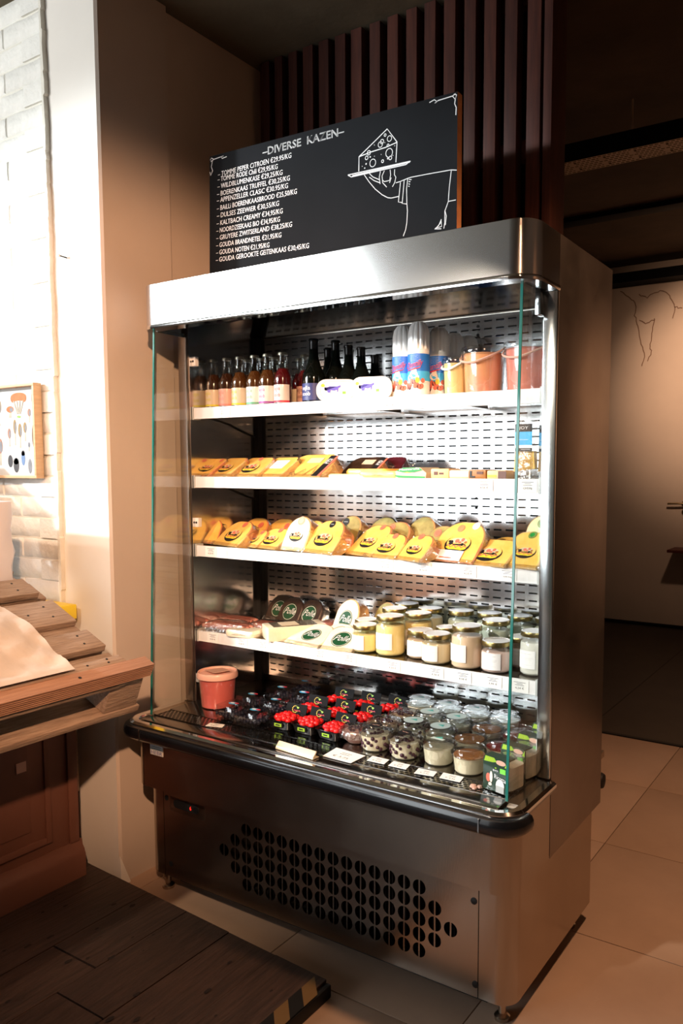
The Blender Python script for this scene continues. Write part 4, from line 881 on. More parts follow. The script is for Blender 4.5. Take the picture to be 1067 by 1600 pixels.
# ================================================================== CHEESES
def piece(name, label, x, y, z, w, h, t_, tilt, rz, face, side, rind, group, logo=1, stick=None, rr=.45, filmk=True, wl=None, cat='cheese', sq=False, extra=None):
    """a cut piece of cheese: flat cut face towards the viewer, arched rind on top, resting on its back"""
    T0 = thing(name, label, cat, (x, y, z), rz, group)
    n = 9; P = [(-w/2+.003, 0)]; r = min(w*rr, h*.6)
    if sq: r = .006
    P = [(-w/2, 0)]+[(-w/2+r-r*math.cos(PI/2*i/n), h-r+r*math.sin(PI/2*i/n)) for i in range(n+1)]+[(w/2-r+r*math.sin(PI/2*i/n), h-r+r*math.cos(PI/2*i/n)) for i in range(n+1)]+[(w/2, 0)]
    c, s = math.cos(tilt), math.sin(tilt); f0 = .006
    def F(u, v, d):                     # d = depth behind the face
        return (u, v*c+d*s, max(.0, f0+v*s-d*c))
    # tilt = angle of face above the shelf
    m = MB(); k = len(P); cx, cz = 0, h/2; b = .0035
    rings = []
    for sc, d in ((1-.006/w*1.2, 0), (1, b), (1.0, t_-b), (.97, t_)):
        rings.append([F(u*sc, cz+(v-cz)*(1-(1-sc)*1.0), d) for u, v in P])
    vs = [q for rg in rings for q in rg]
    m.add(vs, [tuple(range(k))], face)
    f2 = {}
    for j in range(3):
        for i in range(k):
            i2 = (i+1) % k; key = rind if (P[i][1] > h*.30 and P[i2][1] > h*.30) else side
            m.add([vs[j*k+i], vs[j*k+i2], vs[(j+1)*k+i2], vs[(j+1)*k+i]], [(0, 1, 2, 3)], key)
    m.add([vs[3*k+i] for i in range(k)], [tuple(range(k))[::-1]], side)
    m.build('cheese_body', T0, 40)
    Mf = Matrix(((1, 0, 0, 0), (0, s, c, 0), (0, -c, s, f0), (0, 0, 0, 1)))   # local x,z on the face; -y outward
    if logo:
        m = MB(); lw, lh = w*.35, w*.19
        if logo == 1:      # oval farm sticker
            zc = h*.42; lx = 0
            m.disc(lx, zc, lw*.80, lh*1.0, 'black_ink', 22, .0012, M=Mf); m.disc(lx+.001, zc+lh*.16, lw*.72, lh*.84, face, 22, .0016, M=Mf); m.disc(lx, zc-lh*.36, lw*.64, lh*.28, 'logo_yellow', 18, .002, M=Mf); m.disc(lx, zc+lh*.40, lw*.50, lh*.30, 'lab_cream', 14, .0018, M=Mf)
            m.disc(lx-lw*.05, zc-lh*.66, lw*.5, lh*.10, 'black_ink', 12, .0022, M=Mf)
            m.ribbon([(lx+lw*(-.55+.11*q), zc+lh*(-.05+.10*math.sin(q*2.9+1))) for q in range(11)], lh*.10, 'black_ink', .0027, M=Mf)
            for a, bb, rx, rz_, kk in ((-.10, .34, .13, .22, 'stick_red'), (.22, .50, .10, .20, 'stick_red'), (.10, .20, .10, .12, 'stick_red'), (-.42, .12, .12, .26, 'black_ink'), (.45, .25, .09, .14, 'brown_pack'), (.05, -.05, .34, .08, 'black_ink'), (-.55, .25, .08, .12, 'black_ink'), (.30, .0, .10, .16, 'black_ink')): m.disc(lx+lw*a, zc+lh*bb, lw*rx, lh*rz_, kk, 10, .0025, M=Mf)
            m.ribbon([(lx+lw*(-.6+.12*q), zc+lh*(-.25+.14*math.sin(q*2.2))) for q in range(11)], lh*.13, 'stick_red', .0028, M=Mf)
        if logo == 2:      # round dark sticker with white script
            r0 = min(w*.34, .034); zc = h*.45
            m.disc(0, zc, r0, r0, 'brand_green', 26, .0012, M=Mf); m.ribbon([(r0*.90*math.cos(a), zc+r0*.90*math.sin(a)) for a in [2*PI*q/26 for q in range(27)]], r0*.05, 'lime' if 0 else 'lab_white', .0016, M=Mf)
            for o_ in (0, .0004, .0008): text(m, 'Polle', -r0*.80+o_, zc-r0*.26+o_, r0*1.58, r0*.72, 't_white', .002, M=Mf, shear=.35)
        if logo == 3:      # white scale label
            m.box(-w*.30, w*.26, -.0014, -.0006, h*.40, h*.80, 'paper_white', M=Mf)
            for q in range(3): m.box(-w*.22, w*(.16-.05*q), -.0018, -.0014, h*(.50+.09*q), h*(.515+.09*q), 'stick_red' if q == 1 else 'gray_ink', M=Mf)
        if logo == 4:      # dark band with lettering and zigzag printing on the right
            m.box(w*.30, w*.44, -.0014, -.0006, h*.02, h*.92, 'black_ink', M=Mf); m.box(w*.44, w*.49, -.0014, -.0006, h*.02, h*.9, 'stick_red', M=Mf); text(m, 'IE!', w*.315, h*.55, w*.11, h*.22, 't_white', .0020, M=Mf)
            Z = [(-w*.32, h*.04), (-w*.20, h*.20), (-w*.12, h*.06), (w*.02, h*.32), (w*.10, h*.10), (w*.22, h*.50), (w*.28, h*.14)]; m.ribbon(Z, .0028, 't_brown', .0016, M=Mf); m.ribbon([(a, bb-h*.10) for a, bb in Z[1:]], .002, 't_brown', .0016, M=Mf); m.box(-w*.12, w*.20, -.0014, -.0006, h*.60, h*.82, 'lab_cream', M=Mf)
        if logo == 5: m.disc(0, h*.5, w*.2, w*.2, 'green_pack', 20, .0012, M=Mf)
        m.build('face_label', T0, 0)
    if stick:
        for (u, v, r0, kk) in stick:
            m = MB(); m.disc(u*w, v*h, r0, r0, kk, 20, .0012, M=Mf)
            if kk in ('black_ink', 'brand_green'): m.box(u*w-r0*.6, u*w+r0*.6, -.0018, -.0014, v*h-.0007, v*h+.0009, 'gray2', M=Mf)
            else: m.ribbon([(u*w+r0*.75*math.cos(a), v*h+r0*.75*math.sin(a)) for a in [2*PI*q/16 for q in range(17)]], r0*.1, 'rind_pink', .0016, M=Mf)
            m.build('round_sticker', T0, 0)
    if wl: m = MB(); m.box(w*wl[0], w*wl[1], -.0030, -.0022, h*wl[2], h*wl[3], 'paper_white', M=Mf); m.box(w*(wl[0]+.05), w*(wl[1]-.2), -.0034, -.003, h*(wl[2]+.04), h*(wl[2]+.07), 'stick_red', M=Mf); m.build('scale_label', T0, 0)
    if extra: extra(T0, Mf)
    if filmk:          # crinkled vacuum film round the piece
        rr_ = random.Random(int(x*1000+y*77)); m = MB(); vs = []; fs = []; nn = 26
        for q in range(nn+1):
            u = q/nn; j = u*(k-1); i = min(int(j), k-2); f = j-i; pu = P[i][0]*(1-f)+P[i+1][0]*f; pv = P[i][1]*(1-f)+P[i+1][1]*f
            dx = pu/(w/2); g = rr_.uniform(.003, .013)+(.010 if (u < .15 or u > .85) else 0); dz = max(0, (pv/h-.5))
            for s_, d in ((1, .001), (1, t_*.35), (2, t_*.55+rr_.uniform(-.006, .006))):
                if s_ == 1: vs.append(F(pu*1.012, pv+(.0012 if pv > h*.5 else 0), d))
                else: vs.append(F(pu+dx*g, pv+dz*g*1.5+rr_.uniform(-.003, .003), d))
        for q in range(nn): a = q*3; fs += [(a, a+3, a+4, a+1), (a+1, a+4, a+5, a+2)]
        m.add(vs, fs, 'clear_film')
        vs = []; fs = []; q2 = 10
        for q in range(q2+1):
            u = -w/2*1.12+w*1.12*q/q2; vs += [F(u, .012, -.001), (u+rr_.uniform(-.003, .003), -.004-rr_.uniform(0, .004), .0015+rr_.uniform(0, .003))]
        m.add(vs, [(2*q, 2*q+1, 2*q+3, 2*q+2) for q in range(q2)], 'clear_film'); m.build('vacuum_film', T0, 20)
    return T0
G2 = 'cheese wedges on the second shelf'; G3 = 'vacuum-packed cheeses on the third shelf'
PK = 'stick_red'
D = math.radians
piece('cheese_wedge', 'golden cheese wedge at the far left of the second shelf, behind glass', .035, .215, Z2, .115, .105, .045, D(36), -.25, 'cheese_gold', 'rind_pink', 'rind_tan', G2, 1, [(.28, .85, .010, PK)], .18)
piece('cheese_wedge', 'golden cheese wedge with farm sticker, second from left', .125, .210, Z2, .135, .110, .045, D(35), -.25, 'cheese_gold', 'cheese_yellow', 'rind_pink', G2, 1, None, .15)
piece('cheese_wedge', 'golden cheese wedge with farm sticker and pink spot, third from left', .240, .212, Z2, .150, .110, .045, D(35), -.20, 'cheese_gold', 'cheese_yellow', 'rind_pink', G2, 1, [(-.0, .90, .010, PK)], .15)
piece('cheese_wedge', 'cheese wedge with white scale label on the second shelf', .355, .208, Z2, .145, .108, .045, D(36), -.28, 'cheese_gold', 'cheese_yellow', 'rind_dark', G2, 3, None, .12)
piece('cheese_wedge', 'large cheese wedge with black, red and zigzag printing', .490, .205, Z2, .215, .118, .05, D(37), -.22, 'cheese_gold', 'cheese_yellow', 'rind_tan', G2, 4, None, .22)
piece('cheese_wedge', 'dark brown wrapped wedge behind the zigzag-printed one', .665, .268, Z2, .16, .105, .05, D(37), -.2, 'rind_dark', 'brown_pack', 'rind_dark', G2, 4, None, .2)
piece('cheese_wedge', 'maroon waxed wedge right of the dark brown wedge', .745, .31, Z2, .09, .10, .05, D(40), -.1, 'rind_wax', 'rind_wax', 'rind_wax', G2, 0, None, .3)
piece('cheese_wedge', 'dim orange wedge lying behind the left wedges', .285, .36, Z2, .16, .12, .05, D(24), -.1, 'cheese_gold', 'rind_tan', 'rind_pink', G2, 0, None, .3)
def flatpack(name, label, x, y, z, w, d, h, rz, key, group, deco=None, tiltx=0, cat='cheese'):
    t = thing(name, label, cat, (x, y, z), rz, group); m = MB(); A = rounded(-w/2, w/2, -d/2, d/2, min(w, d)*.2, 4); n = len(A); rr_ = random.Random(int(x*999)); vs = []
    for sc, zz in ((.94, 0), (1.0, h*.25), (1.0, h*.75), (.93, h)):
        vs += [(a*sc, b*sc, zz+(b/d+.5)*tiltx+(rr_.uniform(-.0012, .0012) if zz else 0)) for a, b in A]
    m.add(vs, [(j*n+i, j*n+(i+1) % n, (j+1)*n+(i+1) % n, (j+1)*n+i) for j in range(3) for i in range(n)]+[tuple(range(n))[::-1], tuple(3*n+i for i in range(n))], key); m.build('filling', t, 40)
    m = MB(); vs = []; q = 22
    for i in range(q):
        a = 2*PI*i/q; ex = rr_.uniform(1.04, 1.16); vs += [(w/2*.98*math.cos(a), d/2*.98*math.sin(a), h*.6), (w/2*ex*math.cos(a), d/2*ex*math.sin(a), h*.25+rr_.uniform(0, .004))]
    m.add(vs, [(2*i, 2*i+1, (2*i+3) % (2*q), (2*i+2) % (2*q)) for i in range(q)], 'clear_film'); m.build('film_edge', t, 15)
    if deco: deco(t, w, d, h)
    return t
def d_lab(key, txt=None, k2=None):
    def f(t, w, d, h):
        m = MB(); m.box(-w*.36, w*.36, -d*.36, d*.36, h+.0004, h+.0016, key); m.box(-w*.36, w*.36, -d/2-.002, -d/2+.001, h*.15, h*.85, key)
        if txt: text(m, txt, -w*.30, h*.22, w*.6, h*.45, k2 or 't_white', .0, M=T(0, -d/2-.0028, 0), shear=.2)
        m.build('printed_label', t, 0)
    return f
GF = 'flat packs on the second shelf'
flatpack('sliced_cheese_pack', 'flat pack of pale sliced cheese, left of the centre of the second shelf', .695, .225, Z2, .15, .08, .014, .0, 'cheese_pale', GF)
flatpack('sliced_cheese_pack', 'flat yellow sliced cheese pack beside the green printed pack', .80, .235, Z2, .14, .09, .024, .1, 'cheese_yellow', GF)
flatpack('sliced_cheese_pack', 'flat orange slice pack lying behind the pale one', .715, .31, Z2, .17, .10, .030, -.05, 'cheese_gold', GF, cat='cheese')
def green_pack():
    t = thing('mozzarella_pack', 'green and white printed pack lying in the middle of the second shelf', 'pack', (.915, .24, Z2), -.08, GF)
    m = MB(); m.prism([(-.065, .002), (.060, .002), (.062, .018), (.040, .034), (-.020, .033), (-.064, .016)], 'y', -.045, .05, 'lab_cream'); m.build('pack_body', t)
    m = MB(); Mg = T(0, -.0462, 0)
    for k, P in (('green_pack', [(-.062, .013), (-.035, .004), (.058, .003), (.058, .008), (-.030, .010)]), ('green_pack', [(-.045, .024), (-.018, .0328), (.038, .0335), (.050, .026), (.020, .020), (-.02, .0195)]), ('logo_yellow', [(-.018, .0185), (-.005, .021), (.010, .0185)])): m.prism(P, 'y', -.0006, 0, k, M=Mg)
    text(m, 'Mozzarella', -.032, .0238, .072, .0062, 't_white', .001, M=Mg, slope=.06); m.build('printed_front', t, 0)
green_pack()
def brown_pack(x, y, w, h, key, label, inks):
    t = thing('cheese_pack', label, 'pack', (x, y, Z2), R.uniform(-.08, .08), GF)
    m = MB(); m.box(-w/2, w/2, -.035, .04, .001, h, key, .006); m.build('pack_body', t)
    m = MB()
    for k, (a, b, c, d, kk) in enumerate(inks): m.box(a*w, b*w, -.0362-k*.0003, -.0352, c*h, d*h, kk)
    m.build('printed_front', t, 0); return t
p_ = brown_pack(1.015, .228, .060, .031, 'tan_pack', 'tan pack with brown lettering right of the green pack', [(-.3, -.1, .4, .7, 't_brown'), (-.02, .2, .45, .62, 't_brown')])
brown_pack(1.078, .232, .072, .027, 'lab_cream', 'cream pack with white label between the tan and brown packs', [(-.45, .35, .30, .85, 'paper_white'), (-.4, .4, .05, .12, 't_brown')])
brown_pack(1.132, .230, .055, .028, 'brown_pack', 'light brown pack with dark L-shaped print', [(-.40, -.28, .2, .85, 'black_ink'), (-.28, -.1, .2, .35, 'black_ink'), (.0, .35, .55, .8, 't_brown')])
brown_pack(1.192, .230, .060, .026, 'tan_pack', 'tan and dark brown pack beside the tall hanging pack', [(-.45, 0, .3, .5, 'logo_yellow'), (.1, .5, .1, .9, 't_brown')])
def tall_pack(x, y, h, w, label):
    t = thing('standing_cheese_bag', label, 'pack', (x, y, Z2), .06, 'tall clear cheese bags')
    m = MB(); n = 10; vs = []
    for j in range(9):
        z = j/8*h; ww = w/2*(1-.30*math.sin(PI*min(1, j/8))**2*(j > 4)); dd = .018*(1-j/8)**.6+.002
        vs += [(-ww, 0, z), (-ww*.6, -dd, z), (0, -dd*1.1, z), (ww*.6, -dd, z), (ww, 0, z), (ww*.6, dd, z), (0, dd, z), (-ww*.6, dd, z)]
    fs = [(j*8+i, j*8+(i+1) % 8, (j+1)*8+(i+1) % 8, (j+1)*8+i) for j in range(8) for i in range(8)]; m.add(vs, fs, 'clear_film'); m.build('clear_bag', t)
    m = MB(); m.prism([(-w*.46, .022), (w*.44, .030), (w*.38, h*.48), (-w*.40, h*.48)], 'y', -.012, .012, 'cheese_gold'); m.build('cheese_slice', t)
    m = MB(); yy = -.0215
    for a, b, k in ((.48, .53, 'black_ink'), (.53, .58, 'paper_white'), (.58, .80, 'skyblue'), (.80, .93, 'black_ink')): m.box(-w*.36, w*.36, yy, yy+.001, h*a, h*b, k)
    text(m, 'JOY', -w*.20, h*.84, w*.40, h*.05, 't_white', .001, M=T(0, yy, 0)); m.box(-w*.3, w*.2, yy-.0005, yy, h*.665, h*.672, 't_white'); m.box(-w*.1, w*.3, yy-.0005, yy, h*.505, h*.512, 't_white'); m.build('header_label', t, 0)
tall_pack(1.262, .228, .160, .066, 'tall clear bag with black and blue label over golden cheese'); tall_pack(1.305, .275, .158, .05, 'second tall cheese bag half hidden behind the first at the shelf end')

piece('vacuum_cheese', 'pinkish cheese at the far left of the third shelf behind the glass', .030, .235, Z3, .10, .105, .05, D(52), .3, 'cheese_gold', 'rind_pink', 'rind_pink', G3, 0, None, .4)
piece('vacuum_cheese', 'golden cheese with pink round spot and farm sticker, first in front', .150, .215, Z3, .165, .118, .06, D(42), -.28, 'cheese_gold', 'cheese_yellow', 'rind_pink', G3, 1, [(.10, .86, .013, PK)], .38)
piece('vacuum_cheese', 'small golden cheese tucked between two larger ones, second in front', .235, .232, Z3, .115, .085, .05, D(38), -.3, 'cheese_gold', 'cheese_yellow', 'rind_pink', G3, 1, [(.15, .85, .010, PK)], .3)
piece('vacuum_cheese', 'golden cheese with farm sticker just left of the pale upright one', .325, .218, Z3, .130, .098, .055, D(38), -.25, 'cheese_gold', 'cheese_yellow', 'rind_pink', G3, 1, [(.05, .90, .011, PK)], .3)
piece('vacuum_cheese', 'pale whitish upright cheese with farm sticker and rounded top', .458, .205, Z3, .108, .122, .055, D(62), -.12, 'cheese_white', 'cheese_pale', 'rind_tan', G3, 1, [(.0, .86, .016, 'lab_pink')], .5)
piece('vacuum_cheese', 'yellow cheese with black round sticker near its top', .570, .188, Z3, .150, .128, .06, D(50), -.22, 'cheese_gold', 'cheese_yellow', 'rind_pink', G3, 1, [(.02, .87, .013, 'black_ink')], .4)
piece('vacuum_cheese', 'herb-rind cheese with black sticker behind the black-stickered yellow one', .590, .300, Z3, .10, .125, .05, D(62), -.1, 'cheese_olive', 'rind_dark', 'rind_tan', G3, 0, [(-.2, .80, .014, 'black_ink')], .5)
piece('vacuum_cheese', 'dark olive round cheese in the back near the centre of the shelf', .700, .335, Z3, .12, .125, .05, D(60), -.1, 'cheese_olive', 'rind_dark', 'rind_dark', G3, 0, None, .5)
piece('vacuum_cheese', 'large golden cheese leaning right of the dark gap, farm sticker', .715, .212, Z3, .135, .135, .055, D(40), -.35, 'cheese_gold', 'cheese_yellow', 'rind_pink', G3, 1, [(.05, .92, .012, PK)], .35)
piece('vacuum_cheese', 'golden cheese standing in front of the leaning pair, centre of shelf', .812, .188, Z3, .125, .098, .05, D(42), -.2, 'cheese_gold', 'cheese_yellow', 'rind_pink', G3, 1, [(.05, .90, .011, PK)], .3)
piece('vacuum_cheese', 'smallest golden cheese of the centre, tilted farm sticker', .918, .170, Z3, .110, .102, .05, D(42), -.32, 'cheese_gold', 'cheese_yellow', 'rind_pink', G3, 1, [(-.1, .92, .012, PK)], .35)
piece('vacuum_cheese', 'pale herb cheese with pink spot behind the centre front cheese', .770, .290, Z3, .12, .118, .05, D(55), -.2, 'cheese_olive', 'rind_pink', 'rind_pink', G3, 0, [(-.2, .8, .013, PK)], .45)
piece('vacuum_cheese', 'green-flecked arched cheese standing tallest at the back centre', .850, .315, Z3, .12, .130, .06, D(62), -.25, 'cheese_olive', 'rind_pink', 'rind_tan', G3, 0, None, .5)
piece('vacuum_cheese', 'pale herb cheese with pink spot left of the big two-sticker cheese', .945, .270, Z3, .105, .112, .05, D(55), -.2, 'cheese_olive', 'rind_tan', 'rind_tan', G3, 0, [(-.15, .75, .014, PK)], .45)
piece('vacuum_cheese', 'big rounded cheese with brown and white round stickers and scale label', 1.040, .205, Z3, .170, .142, .065, D(50), -.22, 'cheese_gold', 'rind_pink', 'rind_tan', G3, 1, [(-.1, .82, .013, 'rind_pink'), (.20, .90, .013, 'paper_white')], .42, wl=(-.30, .22, .02, .26))
piece('vacuum_cheese', 'golden cheese with creased film in front of the dark-backed one, right side', 1.150, .186, Z3, .160, .105, .06, D(38), -.22, 'cheese_gold', 'cheese_yellow', 'rind_tan', G3, 1, None, .25)
piece('vacuum_cheese', 'low dark-rinded cheese in the shade at the back right', 1.155, .330, Z3, .16, .095, .05, D(40), 0, 'cheese_gold', 'rind_dark', 'rind_dark', G3, 0, None, .4)
piece('vacuum_cheese', 'big square-cut golden cheese with green sticker, rightmost in front', 1.262, .178, Z3, .118, .130, .05, D(44), -.18, 'cheese_gold', 'cheese_yellow', 'rind_tan', G3, 1, [(-.05, .90, .013, 'green_pack')], .22)
piece('vacuum_cheese', 'pale arched cheese with green round sticker behind the rightmost one', 1.270, .285, Z3, .105, .150, .05, D(66), -.1, 'cheese_pale', 'cheese_pale', 'rind_tan', G3, 0, [(-.05, .80, .015, 'green_pack')], .5)
for x, y, l in ((.13, .345, 'dim golden cheese at the back left, behind the first front cheese'), (.24, .36, 'dim pink-rinded cheese at the back, behind the small tucked one'), (.38, .35, 'dim orange cheese in the shade behind the pale upright one')):
    piece('vacuum_cheese', l, x, y, Z3, .13, .11, .05, D(50), -.1, 'cheese_gold', 'rind_pink', 'rind_pink', G3, 0, [(.2, .7, .013, PK)], .4)

# ------------------------------------------------------------------ fourth shelf
G4 = 'cheeses and packs on the fourth shelf'
def sausages(x, y, label, n, rz, w=.15, key='sausage', dz=0):
    t = thing('sausage_pack', label, 'sausages', (x, y, Z4+dz), rz, 'packs of raw sausages'); rr_ = random.Random(int(x*500+y*300)); H = 0
    for k in range(n):
        m = MB(); P = []; q = 9; vs = []
        cy = (k-(n-1)/2)*.030; 
        for i in range(q): u = i/(q-1); P.append((-w/2+w*u+rr_.uniform(-.002, .002), cy+.010*math.sin(u*PI+k), .017+.003*math.sin(u*7+k)))
        for i in range(q):
            u = i/(q-1); r = .0165*(math.sin(PI*min(max(u, .04), .96))**.35)*rr_.uniform(.92, 1.08)
            for j in range(10): a = 2*PI*j/10; vs.append((P[i][0], P[i][1]+r*math.cos(a), P[i][2]+r*.95*math.sin(a)))
        m.add(vs, [(i*10+j, i*10+(j+1) % 10, (i+1)*10+(j+1) % 10, (i+1)*10+j) for i in range(q-1) for j in range(10)]+[tuple(range(10))[::-1], tuple((q-1)*10+j for j in range(10))], key); m.build('sausage', t, 80)
    m = MB(); vs = []; g = 14
    for j in range(7):
        for i in range(g+1):
            u = i/g-.5; v = j/6-.5; e = max(abs(u), abs(v))*2
            vs.append((u*(w+.03), v*(n*.030+.035), max(.002, .040*(1-e**4))+rr_.uniform(-.0015, .002)))
    m.add(vs, [(j*(g+1)+i, j*(g+1)+i+1, (j+1)*(g+1)+i+1, (j+1)*(g+1)+i) for j in range(6) for i in range(g)], 'clear_film'); m.build('vacuum_film', t, 20)
sausages(.145, .235, 'pack of raw pink sausages lying frontmost at the left end of the fourth shelf', 2, .12, .20)
sausages(.10, .33, 'pack of raw pink sausages at the far left, second row', 3, .1, .14, dz=0)
sausages(.275, .315, 'pack of raw pink sausages second row, right of the far left pack', 3, .12, .17)
sausages(.475, .445, 'pale pink sausage pack at the back, left of the upright white cheese', 3, -.1, .18)
for x, y, z, l in ((.240, .425, .0, 'dark-wrapped cheese with round script sticker, middle of the shaded back trio'), (.330, .425, .0, 'dark-wrapped cheese with round script sticker, rightmost of the shaded back trio'), (.16, .455, 0, 'dark-wrapped cheese with round script sticker, leftmost of the shaded back trio')):
    piece('dark_wrapped_cheese', l, x, y, Z4, .11, .105, .045, D(58), -.1, 'rind_dark', 'rind_dark', 'rind_dark', G4, 2, None, .4)
flatpack('white_cheese_pack', 'flat white cheese pack between the sausages and the white block', .245, .212, Z4, .12, .075, .024, .1, 'cheese_white', G4)
def block():
    t = thing('white_cheese_block', 'long white cheese block seen end-on beside the stickered cheeses', 'cheese', (.355, .205, Z4), -.62, G4)
    m = MB(); m.box(-.05, .05, -.01, .19, .001, .048, 'cheese_white', .005); m.build('cheese_body', t)
    m = MB(); m.box(-.044, .044, .01, .16, .0485, .0495, 'clear_film'); m.box(-.03, .03, .04, .10, .0492, .0502, 'lab_cream'); m.disc(0, .025, .001, .001, 'cheese_pale', 6, .012); m.build('top_film', t)
block()
piece('white_cheese', 'white cheese lying nearly flat with dark green script sticker, front', .505, .190, Z4, .155, .125, .05, D(22), -.1, 'cheese_white', 'cheese_pale', 'cheese_white', G4, 2, None, .45)
piece('white_cheese', 'round-topped white cheese standing upright with big green script sticker', .548, .345, Z4, .118, .135, .05, D(66), -.28, 'cheese_white', 'rind_tan', 'rind_tan', G4, 2, None, .5)
piece('white_cheese', 'white cheese lying at the foot of the upright stickered one', .560, .275, Z4, .13, .085, .04, D(34), -.2, 'cheese_white', 'cheese_pale', 'cheese_white', G4, 2, None, .4)
piece('white_cheese', 'bagged white cheese with script sticker, left of the first jars', .648, .186, Z4, .115, .105, .04, D(32), .1, 'cheese_white', 'cheese_pale', 'cheese_pale', G4, 2, None, .3)
piece('white_cheese', 'tan cheese piece at the back, between upright white cheese and jars', .665, .400, Z4, .10, .125, .05, D(68), -.3, 'cheese_olive', 'rind_tan', 'rind_tan', G4, 0, None, .5)
def jar(x, y, h, r, label, cont, lab=True, rz=0, lidtilt=0):
    t = thing('glass_jar', label, 'jar', (x, y, Z4+.001), rz, 'glass jars on the fourth shelf'); hb = h-.016
    m = MB(); m.lathe([(0, 0), (r-.006, 0), (r, .006), (r, hb-.022), (r*.96, hb-.012), (r*.84, hb-.004), (r*.84, h-.006)], 'jar_glass', 30); m.build('glass_body', t)
    m = MB(); m.lathe([(0, .004), (r-.007, .004), (r-.0022, .009), (r-.0022, hb-.022), (r*.90, hb-.014), (0, hb-.0135)], cont, 30); m.build('yogurt', t)
    m = MB(); m.lathe([(r*.90, h-.0145), (r*.925, h-.013), (r*.925, h-.003), (r*.90, h-.001)], 'gold_metal', 30); m.lathe([(r*.905, h-.0012), (r*.80, h), (r*.78, h-.001), (0, h-.0008)], 'lid_white', 30)
    for k in range(4): a = k*PI/2+.4; m.box(r*.9, r*.95, -.006, .006, h-.014, h-.012, 'gold_metal', M=Matrix.Rotation(a, 4, 'Z'))
    m.build('lid', t)
    if lab:
        m = MB(); lh = min(.05, h*.52); z0 = .012+(h-.09)*.3; a0, a1 = -PI/2-.72, -PI/2+.62
        m.lathe([(r+.0006, z0), (r+.0006, z0+lh)], 'paper_white', 20, a0=a0, a1=a1)
        for k, (st, zz, ww, hh) in enumerate((('––– ––––– ––––', .80, .036, .004), ('– –– ––––– –––', .58, .040, .0025), ('–– –– – ––––', .50, .038, .0025), ('––– –– ––– –', .20, .036, .0025))): text(m, st, -.022, z0+lh*zz, ww, hh, 'gray_ink', wrap=r+.0006, off=.0005)
        m.build('paper_label', t, 0)
J = [(.725, .2425, .086, .0425, 'short jar of pale yellow yogurt, front row beside the bagged cheese', 'yog_yellow', 1), (.814, .2485, .122, .046, 'tall jar of pale yellow yogurt, front row left', 'yog_yellow', 1),
     (.912, .265, .086, .043, 'short jar of cream yogurt, half hidden between the tall yellow and short peach jars', 'yog_peach', 1), (.985, .236, .088, .045, 'short jar of peach-cream yogurt left of the tall peach jar', 'yog_cream', 1),
     (1.086, .234, .123, .0465, 'tall jar of peach yogurt with white label, front row centre', 'yog_peach', 1), (1.177, .238, .089, .045, 'short jar of pinkish yogurt with white label, right of the tall peach jar', 'yog_pink', 1),
     (1.215, .325, .089, .041, 'short pinkish yogurt jar behind the green glass edge', 'yog_pink', 1), (1.280, .262, .123, .040, 'tall jar of white yogurt at the right end of the shelf', 'yog_white', 1),
     (.685, .306, .088, .041, 'short pale jar second row, behind the first front jar', 'yog_yellow', 0), (.862, .335, .122, .045, 'tall yellow yogurt jar second row, behind the tall front one', 'yog_yellow', 1), (.754, .367, .122, .044, 'tall pale jar in the third row, leftmost', 'yog_green', 0),
     (.739, .465, .122, .044, 'rearmost tall jar on the left against the back panel', 'yog_green', 0), (.850, .430, .122, .043, 'tall pale green jar in the third row, second from left', 'yog_green', 0), (.955, .445, .122, .044, 'tall grey-green jar at the back beside the gap', 'yog_green', 0),
     (.963, .335, .088, .036, 'short jar peeking out over the peach-cream one, left', 'yog_cream', 0), (1.045, .325, .088, .034, 'short jar peeking out between the peach-cream and tall peach jars', 'yog_cream', 0), (1.050, .455, .122, .042, 'tall grey-green jar back row, right of the gap', 'yog_green', 0),
     (1.118, .358, .122, .045, 'tall pale jar with label behind the tall peach one', 'yog_green', 1), (1.150, .462, .122, .042, 'tall pale jar rearmost, over the short pinkish jar', 'yog_green', 0), (1.255, .365, .088, .035, 'short greenish jar between pinkish jar and right post', 'yog_green', 0), (1.240, .465, .122, .042, 'shaded tall jar in the rear right corner', 'yog_green', 0)]
for x, y, h, r, l, c, lb in J: jar(x, y, h, r, l, c, lb, R.uniform(-.25, .15))

